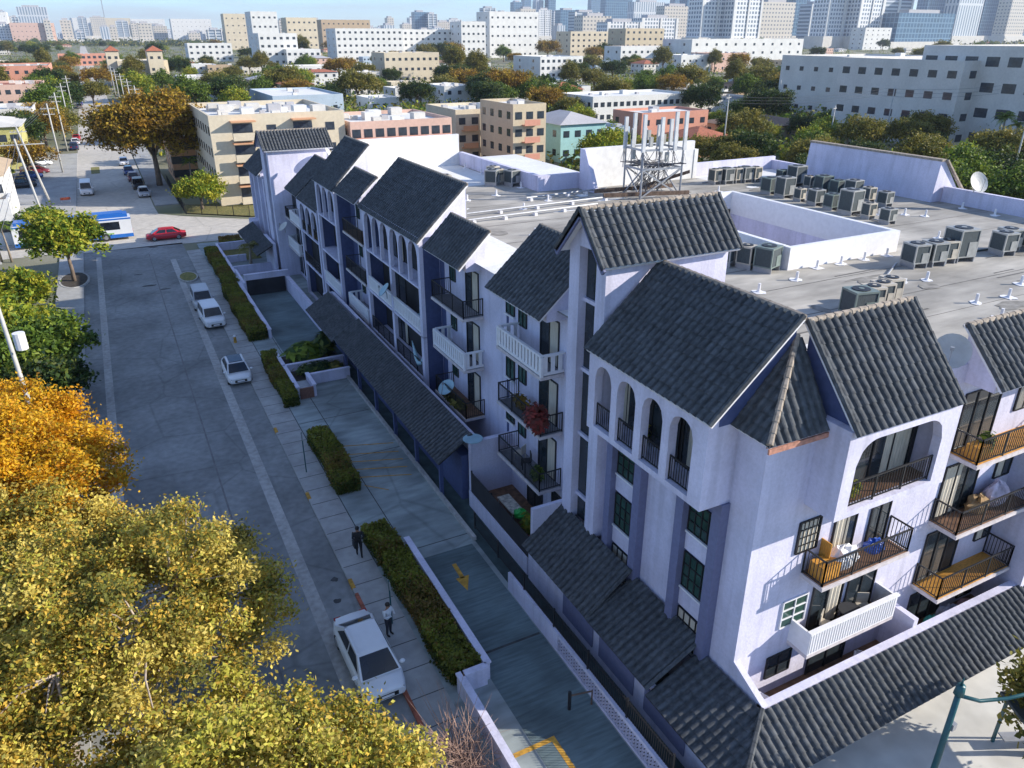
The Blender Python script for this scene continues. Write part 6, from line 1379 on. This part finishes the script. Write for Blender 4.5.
# trees in the gardens between the roof and the institute
n = 0; tries = 0
while n < 62 and tries < 4000:
    tries += 1; px, py = (gT.uniform(800, 1050), gT.uniform(128, 232)) if n < 40 else (gT.uniform(560, 830), gT.uniform(122, 180)); p = at(px, py)
    if p.x < 60 or not free(p.x, p.y, 1.5): continue
    s = gT.uniform(.6, 1.05)
    if any((p.x - a)**2 + (p.y - b_)**2 < (4.0*s)**2 for a, b_ in spots): continue
    k = gT.choices(range(7), (.2, .12, .2, .3, .04, .02, .12))[0]; put_tree(k, (p.x, p.y, 0), s, ('tall ' if s > .82 else 'short ') + PROTO[k][1] + ' tree ' + ('in the gardens before the institute' if px > 800 else 'in the gardens behind the antenna rack')); spots.append((p.x, p.y)); n += 1
# palms
gp_ = random.Random(9); PP = thing('palm_tree', 'tall green palm left of the institute entrance', 'palm tree', (0, 0, 0), 0, 'palms by the institute'); palm(PP, 7.0, 18, 3.2, 8, 'green', (.3, 0), .16, .06)
spotsP = [(846, 150, 1.0, 'full green palm in front of the institute wing'), (858, 152, .9, 'second green palm in front of the institute wing'), (836, 152, .8, 'low green palm beside the first two'), (900, 146, .85, 'green palm right of the slim pole'), (944, 138, .9, 'olive palm against the institute glass'), (995, 158, 1.2, 'tallest palm at the right edge'), (1010, 160, 1.0, 'palm at the right edge beside the tallest'), (985, 150, .9, 'palm leaning left near the right edge'), (1022, 165, .9, 'palm cut by the right edge'), (500, 168, .55, 'small palm beside the far white parapet'), (193, 190, .7, 'dark palm in front of the orange house'), (528, 175, .5, 'slim garden palm beside the tall cream block'), (12, 262, .62, 'palm in front of the white walls at the left edge'), (2, 262, .6, 'second palm in front of the white walls')]
for i, (px, py, s, lb) in enumerate(spotsP):
    p = at(px, py)
    if i == 0: PP.location = (p.x, p.y, 0); PP['label'] = lb
    else: dup(PP, (p.x, p.y, 0), i*1.3, lb, None if i > 8 else 'palms by the institute', s)
# poles beyond the roof and their wires
for i, (px, py, yt, lb) in enumerate(((722, 158, 95, 'tall pole with crossarm behind the antenna rack'), (883, 148, 88, 'leaning bare pole before the institute'), (828, 150, 106, 'grey pole with a transformer left of the palms'), (910, 152, 124, 'short pole before the institute'), (1010, 185, 132, 'pole at the right edge above the tree belt'), (776, 118, 80, 'slim pole in front of the grey annex'), (633, 92, 78, 'curved far street light above the warehouse'), (745, 96, 83, 'far street light before the grey annex'))):
    a = at(px, py); h = at_y(px, yt, a.y).z; pole('utility_pole' if 'light' not in lb else 'street_light', lb, 'utility pole' if 'light' not in lb else 'street light', (a.x, a.y, 0), h, .17, 'concpole', (0, 0), ((h - .6, 2.2, .4),) if 'cross' in lb or 'transf' in lb else ())
a = at_y(722, 99, at(722, 158).y); c = at_y(883, 92, at(883, 148).y)
wires('wires from the pole by the antenna rack towards the institute', a, c, 3, .6, 1.0, (0, 0, 1)); e = at_y(1040, 84, at(1040, 150).y); wires('wires running past the institute front', c, e, 3, .8, 1.0, (0, 0, 1))
# shrubs and small growth between the houses: a mass nobody could count
gU = np.random.default_rng(31); C = []
while len(C) < 5200:
    px, py = gU.uniform(-30, 1060), 46 + 150*gU.random()**2.2; p = at(px, py)
    if p.y > 124 and free(p.x, p.y, 1) and not (-18 < p.x < 12 and p.y < 260): C.append((p.x, p.y, min(1.0, p.length/260)))
C = np.array(C); k = 34; idx = np.repeat(np.arange(len(C)), k); sc_ = C[idx, 2]
pts = np.column_stack([C[idx, :2] + gU.normal(size=(len(idx), 2))*(2.6*sc_[:, None]), .2 + np.abs(gU.normal(0, 1.5, len(idx)))*sc_])
o = obj('undergrowth', leaf_mesh('undergrowth_leaves', pts, .75, LEAF['green'] + LEAF['olive'] + LEAF['lime'], [.14, .1, .12, .14, .1, .12, .1, .1, .08], .6, 1.4, 6)); tag(o, 'green shrubs and undergrowth filling the gardens between the houses', 'shrubs', kind='stuff')
# distant tree belt that reads as one mass
gB = np.random.default_rng(77); P = []
for _ in range(2600):
    px, py = gB.uniform(-30, 1060), gB.uniform(38.6, 47); p = at(px, py)
    if free(p.x, p.y, 8): P.append((p.x, p.y))
P = np.array(P); k = 16; idx = np.repeat(np.arange(len(P)), k); d = np.linalg.norm(P, axis=1)[idx]
pts = np.column_stack([P[idx] + gB.normal(size=(len(idx), 2))*7, 2 + np.abs(gB.normal(0, 4.2, len(idx)))])
o = obj('distant_woodland', leaf_mesh('woodland_leaves', pts, 4.2, LEAF['olive'] + LEAF['dark'], [.2, .2, .1, .2, .2, .1], .5, 1.4, 5)); tag(o, 'far belt of trees below the skyline', 'trees', kind='stuff')
# labels that still coincide: tell them apart by their order across the view
seen = {}
for o in scene.objects:
    if o.parent is None and (o.get('group') == TG or o.name.startswith('house') or o.name.startswith('skyline_tower')): seen.setdefault(o.get('label'), []).append(o)
ORD = ['leftmost', 'second', 'third', 'fourth', 'fifth', 'sixth', 'seventh', 'eighth', 'ninth', 'tenth', 'eleventh', 'twelfth']
NUM = ['', 'one', 'two', 'three', 'four', 'five', 'six', 'seven', 'eight', 'nine', 'ten', 'eleven', 'twelve']
for lb, os_ in seen.items():
    if lb and 1 < len(os_) <= 12:
        os_.sort(key=lambda o: pix(o.location)[0])
        for i, o in enumerate(os_): o['label'] = f"{lb}, {ORD[i]} of {NUM[len(os_)]}"
# haze
b = MB(); b.box(-6500, 6500, -250, 11000, -1.5, 330); hz = bpy.data.materials.new('thin_city_haze'); hz.use_nodes = True; n_ = hz.node_tree.nodes; n_.remove(n_['Principled BSDF']); pv = n_.new('ShaderNodeVolumePrincipled'); pv.inputs['Density'].default_value = .00008; pv.inputs['Color'].default_value = (.80, .88, 1.0, 1); pv.inputs['Anisotropy'].default_value = .2; hz.node_tree.links.new(pv.outputs[0], n_['Material Output'].inputs['Volume'])
HAZE = b.build('haze', hz); tag(HAZE, 'thin pale haze over the city', 'haze', kind='stuff')
